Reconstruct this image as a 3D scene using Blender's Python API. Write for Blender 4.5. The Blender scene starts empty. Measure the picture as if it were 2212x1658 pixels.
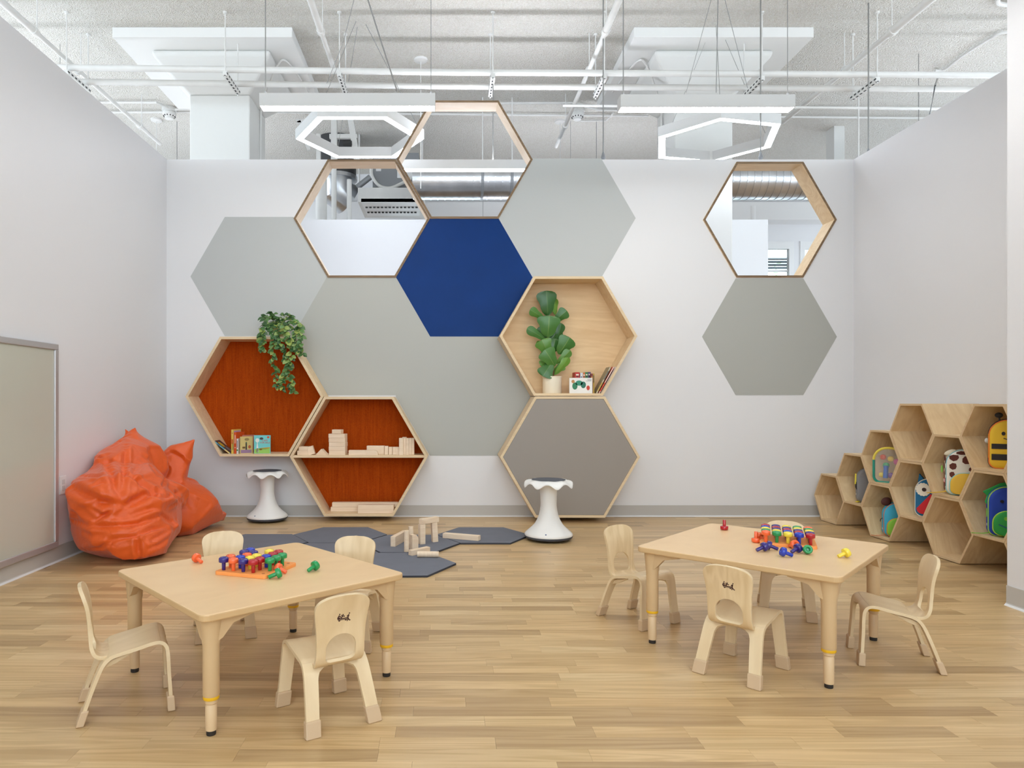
import bpy, bmesh, math, random
from mathutils import Vector, Matrix, noise
from mathutils.geometry import tessellate_polygon
from mathutils.bvhtree import BVHTree

SC = bpy.context.scene
COL = SC.collection
R = math.radians
rng = random.Random(7)

# ------------------------------------------------------------------ camera
F, CX, CY, IW, IH = 1510.0, 965.0, 866.0, 2212.0, 1658.0
cam_d = bpy.data.cameras.new('camera')
cam_d.sensor_fit = 'HORIZONTAL'
cam_d.sensor_width = 36.0
cam_d.lens = F / IW * 36.0
cam_d.shift_x = (IW / 2 - CX) / IW
cam_d.shift_y = (CY - IH / 2) / IW
cam_d.clip_start = 0.05
cam = bpy.data.objects.new('camera', cam_d)
COL.objects.link(cam)
cam.location = (0, 0, 1.0)
cam.rotation_euler = (R(90), 0, 0)
SC.camera = cam

# ------------------------------------------------------------------ world, exposure
SC.view_settings.view_transform = 'Standard'
SC.view_settings.look = 'None'
SC.view_settings.gamma = 1.0
SC.view_settings.use_curve_mapping = False
SC.view_settings.exposure = 0.02
SC.cycles.max_bounces = 8
SC.cycles.diffuse_bounces = 4
SC.cycles.glossy_bounces = 3
SC.cycles.caustics_reflective = False
SC.cycles.caustics_refractive = False
SC.cycles.sample_clamp_indirect = 6.0

world = bpy.data.worlds.new('sky')
SC.world = world
world.use_nodes = True
bg = world.node_tree.nodes['Background']
bg.inputs['Color'].default_value = (0.78, 0.9, 1.0, 1)
bg.inputs['Strength'].default_value = 4.2

UP = 0.3  # share of the lamp emission given to the added uplights
FAR = 21.0             # emission of the cooler lamps in the rooms beyond, seen and added
LAMP = 28.0           # emission of the pendant diffusers
DAY_NEAR = 15.0


def area(name, loc, rot, sx, sy, power, color):
    d = bpy.data.lights.new(name, 'AREA')
    d.shape = 'RECTANGLE'
    d.size, d.size_y = sx, sy
    d.energy = power
    d.color = color
    o = bpy.data.objects.new(name, d)
    COL.objects.link(o)
    o.location = loc
    o.rotation_euler = rot
    return o


# unseen area lamp added behind the camera as daylight fill
area('added_rear_fill', (0.2, -2.9, 1.9), (R(90), 0, 0), 4.6, 2.2, DAY_NEAR, (0.86, 0.93, 1.0))


# ------------------------------------------------------------------ helpers
def lin(c):
    out = []
    for v in c[:3]:
        v = v / 255.0
        out.append(v / 12.92 if v <= 0.04045 else ((v + 0.055) / 1.055) ** 2.4)
    return (out[0], out[1], out[2], 1.0)


def P(x, y, Y):
    return Vector(((x - CX) * Y / F, Y, 1.0 + (CY - y) * Y / F))


def G(x, y, z=0.0):
    Y = F * (1.0 - z) / (y - CY)
    return Vector(((x - CX) * Y / F, Y, z))


def wt(o):
    """world translation of a chain of unrotated parents"""
    v = Vector((0, 0, 0))
    while o is not None:
        v += o.location
        o = o.parent
    return v


def tag(o, label=None, cat=None, group=None, kind=None):
    if label:
        o['label'] = label
    if cat:
        o['category'] = cat
    if group:
        o['group'] = group
    if kind:
        o['kind'] = kind
    return o


def thing(name, label, cat, loc=(0, 0, 0), rz=0.0, group=None):
    o = bpy.data.objects.new(name, None)
    o.empty_display_size = 0.05
    COL.objects.link(o)
    o.location = loc
    o.rotation_euler = (0, 0, rz)
    return tag(o, label, cat, group)


def copy_tree(o, parent=None):
    c = o.copy()
    COL.objects.link(c)
    if parent is not None:
        c.parent = parent
    for ch in list(o.children):
        copy_tree(ch, c)
    return c


class MB:
    def __init__(s):
        s.v, s.f, s.m = [], [], []

    def add(s, vs, fs, mi=0, M=None):
        b = len(s.v)
        for p in vs:
            p = Vector(p)
            s.v.append(M @ p if M is not None else p)
        for f in fs:
            s.f.append([b + i for i in f])
            s.m.append(mi)
        return s

    def box(s, c, d, M=None, mi=0):
        x, y, z = d[0] / 2, d[1] / 2, d[2] / 2
        vs = [(c[0] + a * x, c[1] + b * y, c[2] + e * z) for a in (-1, 1) for b in (-1, 1) for e in (-1, 1)]
        fs = [(0, 1, 3, 2), (4, 6, 7, 5), (0, 4, 5, 1), (2, 3, 7, 6), (0, 2, 6, 4), (1, 5, 7, 3)]
        return s.add(vs, fs, mi, M)

    def prism(s, poly, w0, w1, fn, mi=0, M=None, cap=None):
        n = len(poly)
        vs = [fn(u, v, w0) for u, v in poly] + [fn(u, v, w1) for u, v in poly]
        s.add(vs, [[i, (i + 1) % n, n + (i + 1) % n, n + i] for i in range(n)], mi, M)
        b = len(s.v) - 2 * n
        cm = mi if cap is None else cap
        s.f.append([b + i for i in range(n)][::-1]); s.m.append(cm)
        s.f.append([b + n + i for i in range(n)]); s.m.append(cm)
        return s

    def lathe(s, prof, seg=24, c=(0, 0, 0), M=None, mi=0, fn=None):
        vs, fs = [], []
        k = len(prof)
        for j in range(seg):
            a = 2 * math.pi * j / seg
            for r, z in prof:
                if fn:
                    r, z = fn(r, z, a)
                vs.append((c[0] + r * math.cos(a), c[1] + r * math.sin(a), c[2] + z))
        for j in range(seg):
            for i in range(k - 1):
                a, b = j * k + i, ((j + 1) % seg) * k + i
                fs.append((a, b, b + 1, a + 1))
        fs.append([j * k for j in range(seg)][::-1])
        fs.append([j * k + k - 1 for j in range(seg)])
        return s.add(vs, fs, mi, M)

    def tube(s, pts, r, seg=8, mi=0, M=None, caps=True, flat=1.0):
        pts = [Vector(p) for p in pts]
        n = len(pts)
        rr = r if isinstance(r, (list, tuple)) else [r] * n
        vs, fs = [], []
        up = None
        for i, p in enumerate(pts):
            d = (pts[min(i + 1, n - 1)] - pts[max(i - 1, 0)]).normalized()
            if up is None:
                up = Vector((0, 0, 1)) if abs(d.z) < 0.9 else Vector((0, 1, 0))
            side = d.cross(up).normalized()
            up = side.cross(d).normalized()
            for j in range(seg):
                a = 2 * math.pi * (j + 0.5) / seg
                vs.append(p + side * (rr[i] * math.cos(a)) + up * (rr[i] * flat * math.sin(a)))
        for i in range(n - 1):
            for j in range(seg):
                fs.append((i * seg + j, i * seg + (j + 1) % seg, (i + 1) * seg + (j + 1) % seg, (i + 1) * seg + j))
        if caps:
            fs.append(list(range(seg))[::-1])
            fs.append([(n - 1) * seg + j for j in range(seg)])
        return s.add(vs, fs, mi, M)

    def build(s, name, mats, parent=None, smooth=False, local=False, auto=True, bev=0, bseg=2, angle=40):
        if not isinstance(mats, (list, tuple)):
            mats = [mats]
        me = bpy.data.meshes.new(name)
        off = Vector((0, 0, 0))
        o = bpy.data.objects.new(name, me)
        if not local:
            if parent is not None:
                off = wt(parent)
            elif auto and s.v:
                xs = [p.x for p in s.v]; ys = [p.y for p in s.v]; zs = [p.z for p in s.v]
                off = Vector(((min(xs) + max(xs)) / 2, (min(ys) + max(ys)) / 2, min(zs)))
                o.location = off
        me.from_pydata([p - off for p in s.v], [], s.f)
        for m in mats:
            me.materials.append(m)
        if len(mats) > 1:
            me.polygons.foreach_set('material_index', s.m)
        COL.objects.link(o)
        if parent is not None:
            o.parent = parent
        bm = bmesh.new(); bm.from_mesh(me)
        bmesh.ops.recalc_face_normals(bm, faces=bm.faces)
        bm.to_mesh(me); bm.free()
        if smooth:
            me.polygons.foreach_set('use_smooth', [True] * len(me.polygons))
            if angle < 180:
                try:
                    me.set_sharp_from_angle(angle=R(angle))
                except Exception:
                    pass
        if bev:
            md = o.modifiers.new('bevel', 'BEVEL')
            md.width = bev; md.segments = bseg; md.limit_method = 'ANGLE'; md.angle_limit = R(35)
        return o


def rotm(axis, ang, c=(0, 0, 0)):
    c = Vector(c)
    return Matrix.Translation(c) @ Matrix.Rotation(ang, 4, axis) @ Matrix.Translation(-c)


def place(loc, rz=0, rx=0, ry=0):
    return Matrix.Translation(Vector(loc)) @ Matrix.Rotation(rz, 4, 'Z') @ Matrix.Rotation(ry, 4, 'Y') @ Matrix.Rotation(rx, 4, 'X')


def smooth_path(pts, n=6):
    """Catmull-Rom through the points"""
    pts = [Vector(p) for p in pts]
    out = []
    for i in range(len(pts) - 1):
        p0, p1, p2, p3 = pts[max(i - 1, 0)], pts[i], pts[i + 1], pts[min(i + 2, len(pts) - 1)]
        for k in range(n):
            t = k / n
            out.append(0.5 * ((2 * p1) + (p2 - p0) * t + (2 * p0 - 5 * p1 + 4 * p2 - p3) * t * t + (3 * p1 - p0 - 3 * p2 + p3) * t ** 3))
    out.append(pts[-1])
    return out


def hexpts(cx, cz, r, rot=0.0):
    return [(cx + r * math.cos(R(60 * i) + rot), cz + r * math.sin(R(60 * i) + rot)) for i in range(6)]


XZ = lambda u, v, w: (u, w, v)     # poly in X,Z  extruded along Y
YZ = lambda u, v, w: (w, u, v)     # poly in Y,Z  extruded along X
XY = lambda u, v, w: (u, v, w)


# ------------------------------------------------------------------ materials
def new_mat(name):
    m = bpy.data.materials.new(name)
    m.use_nodes = True
    nt = m.node_tree
    return m, nt, nt.nodes['Principled BSDF']


def mat(name, c, rough=0.5, metal=0.0, spec=0.5, bump=0.0, bscale=80.0, vary=0.0, vscale=3.0, coat=0.0, trans=0.0, sheen=0.0):
    m, nt, b = new_mat(name)
    b.inputs['Base Color'].default_value = lin(c)
    b.inputs['Roughness'].default_value = rough
    b.inputs['Metallic'].default_value = metal
    b.inputs['Specular IOR Level'].default_value = spec
    b.inputs['Coat Weight'].default_value = coat
    b.inputs['Transmission Weight'].default_value = trans
    b.inputs['Sheen Weight'].default_value = sheen
    if bump or vary:
        tc = nt.nodes.new('ShaderNodeTexCoord')
    if bump:
        n = nt.nodes.new('ShaderNodeTexNoise')
        n.inputs['Scale'].default_value = bscale
        n.inputs['Detail'].default_value = 4
        nt.links.new(tc.outputs['Object'], n.inputs['Vector'])
        bp = nt.nodes.new('ShaderNodeBump')
        bp.inputs['Strength'].default_value = bump
        bp.inputs['Distance'].default_value = 0.01
        nt.links.new(n.outputs['Fac'], bp.inputs['Height'])
        nt.links.new(bp.outputs['Normal'], b.inputs['Normal'])
    if vary:
        n2 = nt.nodes.new('ShaderNodeTexNoise')
        n2.inputs['Scale'].default_value = vscale
        n2.inputs['Detail'].default_value = 5
        nt.links.new(tc.outputs['Object'], n2.inputs['Vector'])
        mx = nt.nodes.new('ShaderNodeMix'); mx.data_type = 'RGBA'
        mx.inputs['A'].default_value = lin([max(0, v * (1 - vary)) for v in c])
        mx.inputs['B'].default_value = lin([min(255, v * (1 + vary * 0.5)) for v in c])
        nt.links.new(n2.outputs['Fac'], mx.inputs['Factor'])
        nt.links.new(mx.outputs['Result'], b.inputs['Base Color'])
    return m


def emit(name, c, strength):
    m = bpy.data.materials.new(name)
    m.use_nodes = True
    nt = m.node_tree
    nt.nodes.remove(nt.nodes['Principled BSDF'])
    e = nt.nodes.new('ShaderNodeEmission')
    e.inputs['Color'].default_value = lin(c)
    e.inputs['Strength'].default_value = strength
    nt.links.new(e.outputs[0], nt.nodes['Material Output'].inputs['Surface'])
    return m


def wood(name, c1, c2, scale=(2, 40, 40), rough=0.45, world_pos=False, attr=None, ramp=None, knots=0.0, coat=0.0, rings=0.35):
    """grain runs along the axis with the small scale; every object shifts its grain by its random number"""
    m, nt, b = new_mat(name)
    N, L = nt.nodes.new, nt.links.new
    b.inputs['Roughness'].default_value = rough
    b.inputs['Coat Weight'].default_value = coat
    if world_pos:
        src = N('ShaderNodeNewGeometry').outputs['Position']
    else:
        src = N('ShaderNodeTexCoord').outputs['Object']
    if attr:
        a = N('ShaderNodeAttribute'); a.attribute_name = attr
        rnd = a.outputs['Fac']
    else:
        rnd = N('ShaderNodeObjectInfo').outputs['Random']
    mul = N('ShaderNodeMath'); mul.operation = 'MULTIPLY'; mul.inputs[1].default_value = 37.0
    L(rnd, mul.inputs[0])
    ad = N('ShaderNodeVectorMath'); ad.operation = 'ADD'
    L(src, ad.inputs[0]); L(mul.outputs[0], ad.inputs[1])
    mp = N('ShaderNodeMapping'); mp.inputs['Scale'].default_value = scale
    L(ad.outputs[0], mp.inputs['Vector'])
    n1 = N('ShaderNodeTexNoise'); n1.inputs['Scale'].default_value = 1.0; n1.inputs['Detail'].default_value = 6
    n1.inputs['Roughness'].default_value = 0.62; n1.inputs['Distortion'].default_value = 0.6
    L(mp.outputs[0], n1.inputs['Vector'])
    mp2 = N('ShaderNodeMapping'); mp2.inputs['Scale'].default_value = [v * 0.28 for v in scale]
    L(ad.outputs[0], mp2.inputs['Vector'])
    n2 = N('ShaderNodeTexNoise'); n2.inputs['Scale'].default_value = 1.0; n2.inputs['Detail'].default_value = 3
    n2.inputs['Distortion'].default_value = 1.4
    L(mp2.outputs[0], n2.inputs['Vector'])
    wv = N('ShaderNodeMath'); wv.operation = 'MULTIPLY'; wv.inputs[1].default_value = 46.0
    L(n2.outputs['Fac'], wv.inputs[0])
    sn = N('ShaderNodeMath'); sn.operation = 'SINE'; L(wv.outputs[0], sn.inputs[0])
    s2 = N('ShaderNodeMath'); s2.operation = 'MULTIPLY_ADD'; s2.inputs[1].default_value = 0.5; s2.inputs[2].default_value = 0.5
    L(sn.outputs[0], s2.inputs[0])
    mxf = N('ShaderNodeMix'); mxf.inputs['Factor'].default_value = rings
    L(n1.outputs['Fac'], mxf.inputs['A']); L(s2.outputs[0], mxf.inputs['B'])
    cr = N('ShaderNodeMapRange'); cr.inputs['From Min'].default_value = 0.28; cr.inputs['From Max'].default_value = 0.72
    L(mxf.outputs['Result'], cr.inputs['Value'])
    mx = N('ShaderNodeMix'); mx.data_type = 'RGBA'
    mx.inputs['A'].default_value = lin(c1); mx.inputs['B'].default_value = lin(c2)
    L(cr.outputs[0], mx.inputs['Factor'])
    out = mx.outputs['Result']
    if ramp:
        rp = N('ShaderNodeValToRGB')
        e = rp.color_ramp.elements
        for i, (pos, c) in enumerate(ramp):
            el = e[i] if i < 2 else e.new(pos)
            el.position = pos; el.color = lin(c)
        L(rnd, rp.inputs['Fac'])
        m2 = N('ShaderNodeMix'); m2.data_type = 'RGBA'; m2.blend_type = 'MULTIPLY'; m2.inputs['Factor'].default_value = 1.0
        L(out, m2.inputs['A']); L(rp.outputs['Color'], m2.inputs['B'])
        out = m2.outputs['Result']
    if knots:
        vo = N('ShaderNodeTexVoronoi'); vo.inputs['Scale'].default_value = knots
        mk = N('ShaderNodeMapping'); mk.inputs['Scale'].default_value = [0.35 if v == min(scale) else 1.0 for v in scale]
        L(ad.outputs[0], mk.inputs['Vector']); L(mk.outputs[0], vo.inputs['Vector'])
        kr = N('ShaderNodeMapRange'); kr.inputs['From Min'].default_value = 0.02; kr.inputs['From Max'].default_value = 0.055
        L(vo.outputs['Distance'], kr.inputs['Value'])
        m3 = N('ShaderNodeMix'); m3.data_type = 'RGBA'
        m3.inputs['A'].default_value = lin([v * 0.55 for v in c1]); L(out, m3.inputs['B'])
        L(kr.outputs[0], m3.inputs['Factor'])
        out = m3.outputs['Result']
    L(out, b.inputs['Base Color'])
    return m


M_WALL = mat('wall_paint', (228, 228, 230), 0.55, bump=0.03, bscale=160)
M_WALL_SIDE = mat('side_wall_paint', (226, 226, 229), 0.42, bump=0.03, bscale=120)
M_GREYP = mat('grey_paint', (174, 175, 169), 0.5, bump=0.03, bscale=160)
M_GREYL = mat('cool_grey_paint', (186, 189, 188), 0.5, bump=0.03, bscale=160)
M_BLUEP = mat('blue_paint', (0, 50, 116), 0.38, spec=0.12, bump=0.05, bscale=60, vary=0.1, vscale=4)
M_GREYD = mat('warm_grey_paint', (150, 142, 134), 0.5, bump=0.02)
M_BASE = mat('grey_vinyl', (190, 187, 182), 0.4)
M_WHITE = mat('white_paint', (232, 232, 232), 0.45)
M_PIPE = mat('painted_pipe', (224, 223, 220), 0.5, vary=0.06, vscale=6)
M_CONC = mat('painted_concrete', (220, 220, 217), 0.6, bump=0.1, bscale=30)
M_STEEL = mat('galvanised_steel', (200, 202, 205), 0.28, metal=0.9, vary=0.2, vscale=5)
M_CABLE = mat('steel_cable', (150, 150, 148), 0.4, metal=0.6)
M_DARK = mat('dark_rubber', (38, 34, 32), 0.6)
M_GREYM = mat('grey_metal', (140, 142, 145), 0.45, metal=0.3)
M_ALU = mat('brushed_aluminium', (200, 198, 200), 0.38, metal=0.55)
M_PLY = wood('birch_plywood', (236, 212, 176), (222, 193, 152), (2.2, 14, 14), 0.5, rings=0.22)
M_PLYV = wood('birch_plywood_upright', (222, 192, 150), (200, 163, 116), (14, 14, 2.2), 0.5, rings=0.22)
M_PLYB = wood('birch_panel', (234, 202, 156), (220, 184, 136), (2.0, 12, 12), 0.5, knots=7.0, rings=0.2)
M_EDGE = wood('plywood_edge', (228, 206, 170), (215, 189, 150), (3, 30, 60), 0.6, rings=0.1)
M_EDGE_BACKLIT = wood('backlit_plywood_edge', (138, 112, 82), (112, 88, 62), (3, 30, 60), 0.6)  # backlit shade of the open frames' front edges put into the colour
M_LIGHT = emit('lamp_diffuser', (255, 252, 247), LAMP)
M_LIGHTF = emit('cool_lamp_diffuser', (236, 243, 255), FAR)
M_UPF = emit('added_cool_uplight', (240, 245, 255), FAR * 2.3)  # glow for the added tops of the far lamps
# ================================================================== STRUCTURE
YB = F / 249.0            # front face of the back wall
YR = YB + 0.16            # its rear face
XL, XR, XN, YN = -2.43, 3.53, 2.75, 3.43
ZW = 3.095                # height of the partition walls
HC = 4.7                  # ceiling height


def wp(x, y):             # photo pixel -> X, Z on the back wall plane
    return ((x - CX) / 249.0, 1 + (CY - y) / 249.0)


# ---------------------------------------------------------------- floor
M_FLOOR = wood('oak_floor', (219, 192, 148), (193, 163, 117), (1.6, 34, 34), 0.33, world_pos=True, attr='rnd',
               ramp=[(0.0, (212, 202, 192)), (1.0, (255, 255, 255)), (0.25, (240, 234, 226)), (0.45, (250, 246, 240)), (0.7, (246, 238, 228)), (0.85, (255, 250, 244))], rings=0.25)
M_SUB = mat('floor_joint', (150, 118, 80), 0.8)
fl = MB().box((0.9, 4.1, -0.021), (15.4, 15.2, 0.03)).build('floor', M_SUB)
tag(fl, 'pale oak strip floor of staggered short staves', 'floor', kind='structure')
PW = 0.07
planks = []
row = 0
y = -3.1
while y < 6.06:
    x = -2.43 - rng.random() * 0.5
    while x < 3.53:
        ln = rng.choice((0.28, 0.34, 0.4, 0.46, 0.52, 0.6, 0.7))
        x0, x1 = max(x, XL), min(x + ln, XR if y > YN - PW else XN)
        if x1 - x0 > 0.03:
            planks.append((x0, x1, y, min(y + PW, 6.06), rng.random()))
        x += ln
    y += PW
    row += 1


def inview(p):
    x0, x1, y0, y1, _ = p
    yy = (y0 + y1) / 2
    if yy < 1.86:
        return -1
    l, r = CX + F * x0 / yy, CX + F * x1 / yy
    l, r = max(l, 0), min(r, IW)
    return (r - l) * (F * PW / yy ** 2) if r > l else -1


ranked = sorted(range(len(planks)), key=lambda i: -inview(planks[i]))
single = set(i for i in ranked[:300] if inview(planks[i]) > 0)


def plank_mesh(lst):
    v, f, a = [], [], []
    g = 0.00025
    for x0, x1, y0, y1, r in lst:
        b = len(v)
        for z in (-0.012, 0.0):
            v += [(x0 + g, y0 + g, z), (x1 - g, y0 + g, z), (x1 - g, y1 - g, z), (x0 + g, y1 - g, z)]
        f += [(b + 4, b + 5, b + 6, b + 7), (b, b + 1, b + 5, b + 4), (b + 1, b + 2, b + 6, b + 5), (b + 2, b + 3, b + 7, b + 6), (b + 3, b, b + 4, b + 7)]
        a += [r] * 5
    me = bpy.data.meshes.new('plank')
    me.from_pydata(v, [], f)
    at = me.attributes.new('rnd', 'FLOAT', 'FACE')
    at.data.foreach_set('value', a)
    me.materials.append(M_FLOOR)
    return me


for i in sorted(single):
    o = bpy.data.objects.new('plank', plank_mesh([planks[i]]))
    COL.objects.link(o); o.parent = fl
    o.location = -fl.location
rest = bpy.data.objects.new('plank_field', plank_mesh([p for i, p in enumerate(planks) if i not in single]))
COL.objects.link(rest); rest.parent = fl; rest.location = -fl.location
rest['kind'] = 'stuff'

# ---------------------------------------------------------------- hexagon lattice on the wall
OPEN_L = (781.5, 471.5, 147.2)
OPEN_B = (1003.5, 344.3, 147.2)
OPEN_R = (1662.5, 474.0, 144.3)


def hexwall(c, grow=0.0):
    (cx, cz), r = wp(c[0], c[1]), c[2] / 249.0 + grow
    return hexpts(cx, cz, r)


wall_poly_outer = [(XL - 0.16, 0.0), (XR + 0.16, 0.0), (XR + 0.16, ZW)]
hb = hexwall(OPEN_B, -0.004)
# the big hexagon rises through the top of the wall: notch along its lower half
zc = hb[0][1]
def edge_at(p, q, z):
    t = (z - p[1]) / (q[1] - p[1])
    return (p[0] + (q[0] - p[0]) * t, z)
wall_poly_outer += [edge_at(hb[0], hb[5], min(ZW, zc)) if zc <= ZW else edge_at(hb[0], hb[5], ZW), hb[5], hb[4],
                    edge_at(hb[3], hb[4], ZW) if zc > ZW else hb[3], (XL - 0.16, ZW)]
if zc <= ZW:
    i = wall_poly_outer.index(hb[5])
    wall_poly_outer[i - 1] = edge_at(hb[0], hb[1], ZW)
    wall_poly_outer.insert(i, hb[0])
    j = wall_poly_outer.index(hb[3])
    wall_poly_outer.insert(j + 1, edge_at(hb[3], hb[2], ZW))
holes = [hexwall(OPEN_L, -0.004), hexwall(OPEN_R, -0.004)]


def wall_with_holes(outer, holes, y0, y1):
    loops = [outer] + [h[::-1] for h in holes]
    tri = tessellate_polygon([[Vector((u, v, 0)) for u, v in l] for l in loops])
    flat = [p for l in loops for p in l]
    n = len(flat)
    mb = MB()
    vs = [(u, y0, v) for u, v in flat] + [(u, y1, v) for u, v in flat]
    fs = [list(t) for t in tri] + [[i + n for i in t][::-1] for t in tri]
    b = 0
    for l in loops:
        k = len(l)
        for i in range(k):
            fs.append([b + i, b + (i + 1) % k, n + b + (i + 1) % k, n + b + i])
        b += k
    mb.add(vs, fs)
    return mb


wb = wall_with_holes(wall_poly_outer, holes, YB, YR).build('wall_back', M_WALL)
tag(wb, 'white back partition wall with painted and cut-out hexagons', 'wall', kind='structure')

# painted hexagons (thin paint panels on the wall)
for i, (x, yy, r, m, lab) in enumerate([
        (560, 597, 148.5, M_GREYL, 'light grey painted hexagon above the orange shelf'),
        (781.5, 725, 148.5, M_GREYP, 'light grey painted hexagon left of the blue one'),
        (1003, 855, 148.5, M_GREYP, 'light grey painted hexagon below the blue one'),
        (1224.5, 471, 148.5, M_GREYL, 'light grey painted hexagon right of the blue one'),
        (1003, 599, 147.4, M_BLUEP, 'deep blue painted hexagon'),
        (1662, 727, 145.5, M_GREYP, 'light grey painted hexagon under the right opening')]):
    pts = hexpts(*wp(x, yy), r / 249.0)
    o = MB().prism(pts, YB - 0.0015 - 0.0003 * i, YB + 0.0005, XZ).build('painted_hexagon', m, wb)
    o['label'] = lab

wl = MB().box((XL - 0.08, (YB - 3.1) / 2, ZW / 2), (0.16, YB + 3.1, ZW)).build('wall_left', M_WALL_SIDE)
tag(wl, 'white left side wall with a sloping view of its top edge', 'wall', kind='structure')
wr = MB().box((XR + 0.08, (YB + YN) / 2, ZW / 2), (0.16, YB - YN, ZW)).build('wall_right', M_WALL_SIDE)
tag(wr, 'white right side wall behind the wooden cubbies', 'wall', kind='structure')
wn = MB().box((XN + 0.47, YN / 2 - 1.55, ZW / 2), (0.94, YN + 3.1, ZW)).build('wall_near', M_WALL_SIDE)
tag(wn, 'white wall end at the right edge in front of the cubbies', 'wall', kind='structure')
# rear wall with wide window openings (behind the camera)
rw = MB()
for c, d in (((0.2, -3.18, 0.4), (5.4, 0.16, 0.8)), ((0.2, -3.18, 3.05), (5.4, 0.16, 0.1)), ((-2.35, -3.18, 1.9), (0.3, 0.16, 2.2)), ((2.75, -3.18, 1.9), (0.3, 0.16, 2.2)), ((0.2, -3.18, 1.9), (0.12, 0.16, 2.2))):
    rw.box(c, d)
tag(rw.build('wall_rear', M_WALL), 'white rear wall with wide window openings behind the viewer', 'wall', kind='structure')

# ---------------------------------------------------------------- baseboards (vinyl base with a toe)
def base_profile(h=0.098):
    return [(0, 0), (0.012, 0.0), (0.010, 0.006), (0.005, 0.014), (0.0045, h), (0, h)]


M_TOE = mat('white_base_toe', (222, 222, 222), 0.4)
def baseboard(name, fn, a, b, label):
    mb = MB()
    prof = base_profile()
    mb.prism(prof, a, b, fn)
    o = mb.build(name, M_BASE)
    tag(o, label, 'baseboard', kind='structure')
    t = MB().prism([(0, 0), (0.016, 0), (0.013, 0.005), (0.006, 0.011), (0, 0.012)], a, b, fn).build('base_toe', M_TOE, o)
    return o


baseboard('baseboard_back', lambda d, z, w: (w, YB - d, z), XL, XR, 'grey vinyl baseboard along the back wall')
baseboard('baseboard_left', lambda d, z, w: (XL + d, w, z), -3.1, YB, 'grey vinyl baseboard along the left wall')
baseboard('baseboard_right', lambda d, z, w: (XR - d, w, z), YN, YB, 'grey vinyl baseboard behind the cubbies')
bn = baseboard('baseboard_near', lambda d, z, w: (XN - d, w, z), -3.1, YN, 'pale grey baseboard on the near wall end')

# ---------------------------------------------------------------- ceiling
def ceiling_mat():
    m, nt, b = new_mat('popcorn_ceiling')
    N, L = nt.nodes.new, nt.links.new
    b.inputs['Roughness'].default_value = 0.9
    pos = N('ShaderNodeNewGeometry').outputs['Position']
    n = N('ShaderNodeTexNoise'); n.inputs['Scale'].default_value = 48; n.inputs['Detail'].default_value = 7; n.inputs['Roughness'].default_value = 0.7
    L(pos, n.inputs['Vector'])
    v = N('ShaderNodeTexVoronoi'); v.inputs['Scale'].default_value = 80; L(pos, v.inputs['Vector'])
    ad = N('ShaderNodeMath'); ad.operation = 'SUBTRACT'; L(n.outputs['Fac'], ad.inputs[0]); L(v.outputs['Distance'], ad.inputs[1])
    bp = N('ShaderNodeBump'); bp.inputs['Strength'].default_value = 0.8; bp.inputs['Distance'].default_value = 0.025
    L(ad.outputs[0], bp.inputs['Height']); L(bp.outputs['Normal'], b.inputs['Normal'])
    mr = N('ShaderNodeMapRange'); mr.inputs['From Min'].default_value = -0.25; mr.inputs['From Max'].default_value = 0.3
    L(ad.outputs[0], mr.inputs['Value'])
    mx = N('ShaderNodeMix'); mx.data_type = 'RGBA'
    mx.inputs['A'].default_value = lin((229, 224, 215)); mx.inputs['B'].default_value = lin((242, 239, 233))
    L(mr.outputs[0], mx.inputs['Factor']); L(mx.outputs['Result'], b.inputs['Base Color'])
    return m


ce = MB().box((0.9, 4.1, HC + 0.1), (15.6, 15.6, 0.2)).build('ceiling', ceiling_mat())
tag(ce, 'rough white sprayed popcorn ceiling', 'ceiling', kind='structure')

# ---------------------------------------------------------------- the room beyond
YP = 8.07
wpn = MB().box(((-3.6 + 3.71) / 2, YP + 0.07, ZW / 2), (7.31, 0.14, ZW)).build('wall_beyond', M_WALL)
tag(wpn, 'bright white partition seen through the hexagon openings', 'wall', kind='structure')
YF = 11.4
wf = MB()
WX = [(4.5, 5.66), (5.76, 6.9), (-1.0, 0.6)]
WL = ('left of the far pair', 'right of the far pair', 'hidden behind the partition')
xs = -6.6
for a, b in sorted(WX):
    wf.box(((xs + a) / 2, YF + 0.1, HC / 2), (a - xs, 0.2, HC))
    wf.box(((a + b) / 2, YF + 0.1, 0.55), (b - a, 0.2, 1.1))
    wf.box(((a + b) / 2, YF + 0.1, (3.6 + HC) / 2), (b - a, 0.2, HC - 3.6))
    xs = b
wf.box(((xs + 8.4) / 2, YF + 0.1, HC / 2), (8.4 - xs, 0.2, HC))
wf = wf.build('wall_far', M_WALL)
tag(wf, 'white far outer wall with windows behind the duct', 'wall', kind='structure')
bm_ = MB().box((1.1, YF - 0.15, 4.02), (14.2, 0.3, 0.28)).build('trim_1', M_WHITE)
tag(bm_, 'white soffit beam below the far duct', 'trim', kind='structure')
M_GLASS = mat('window_glass', (235, 245, 245), 0.02, trans=1.0)
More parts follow.
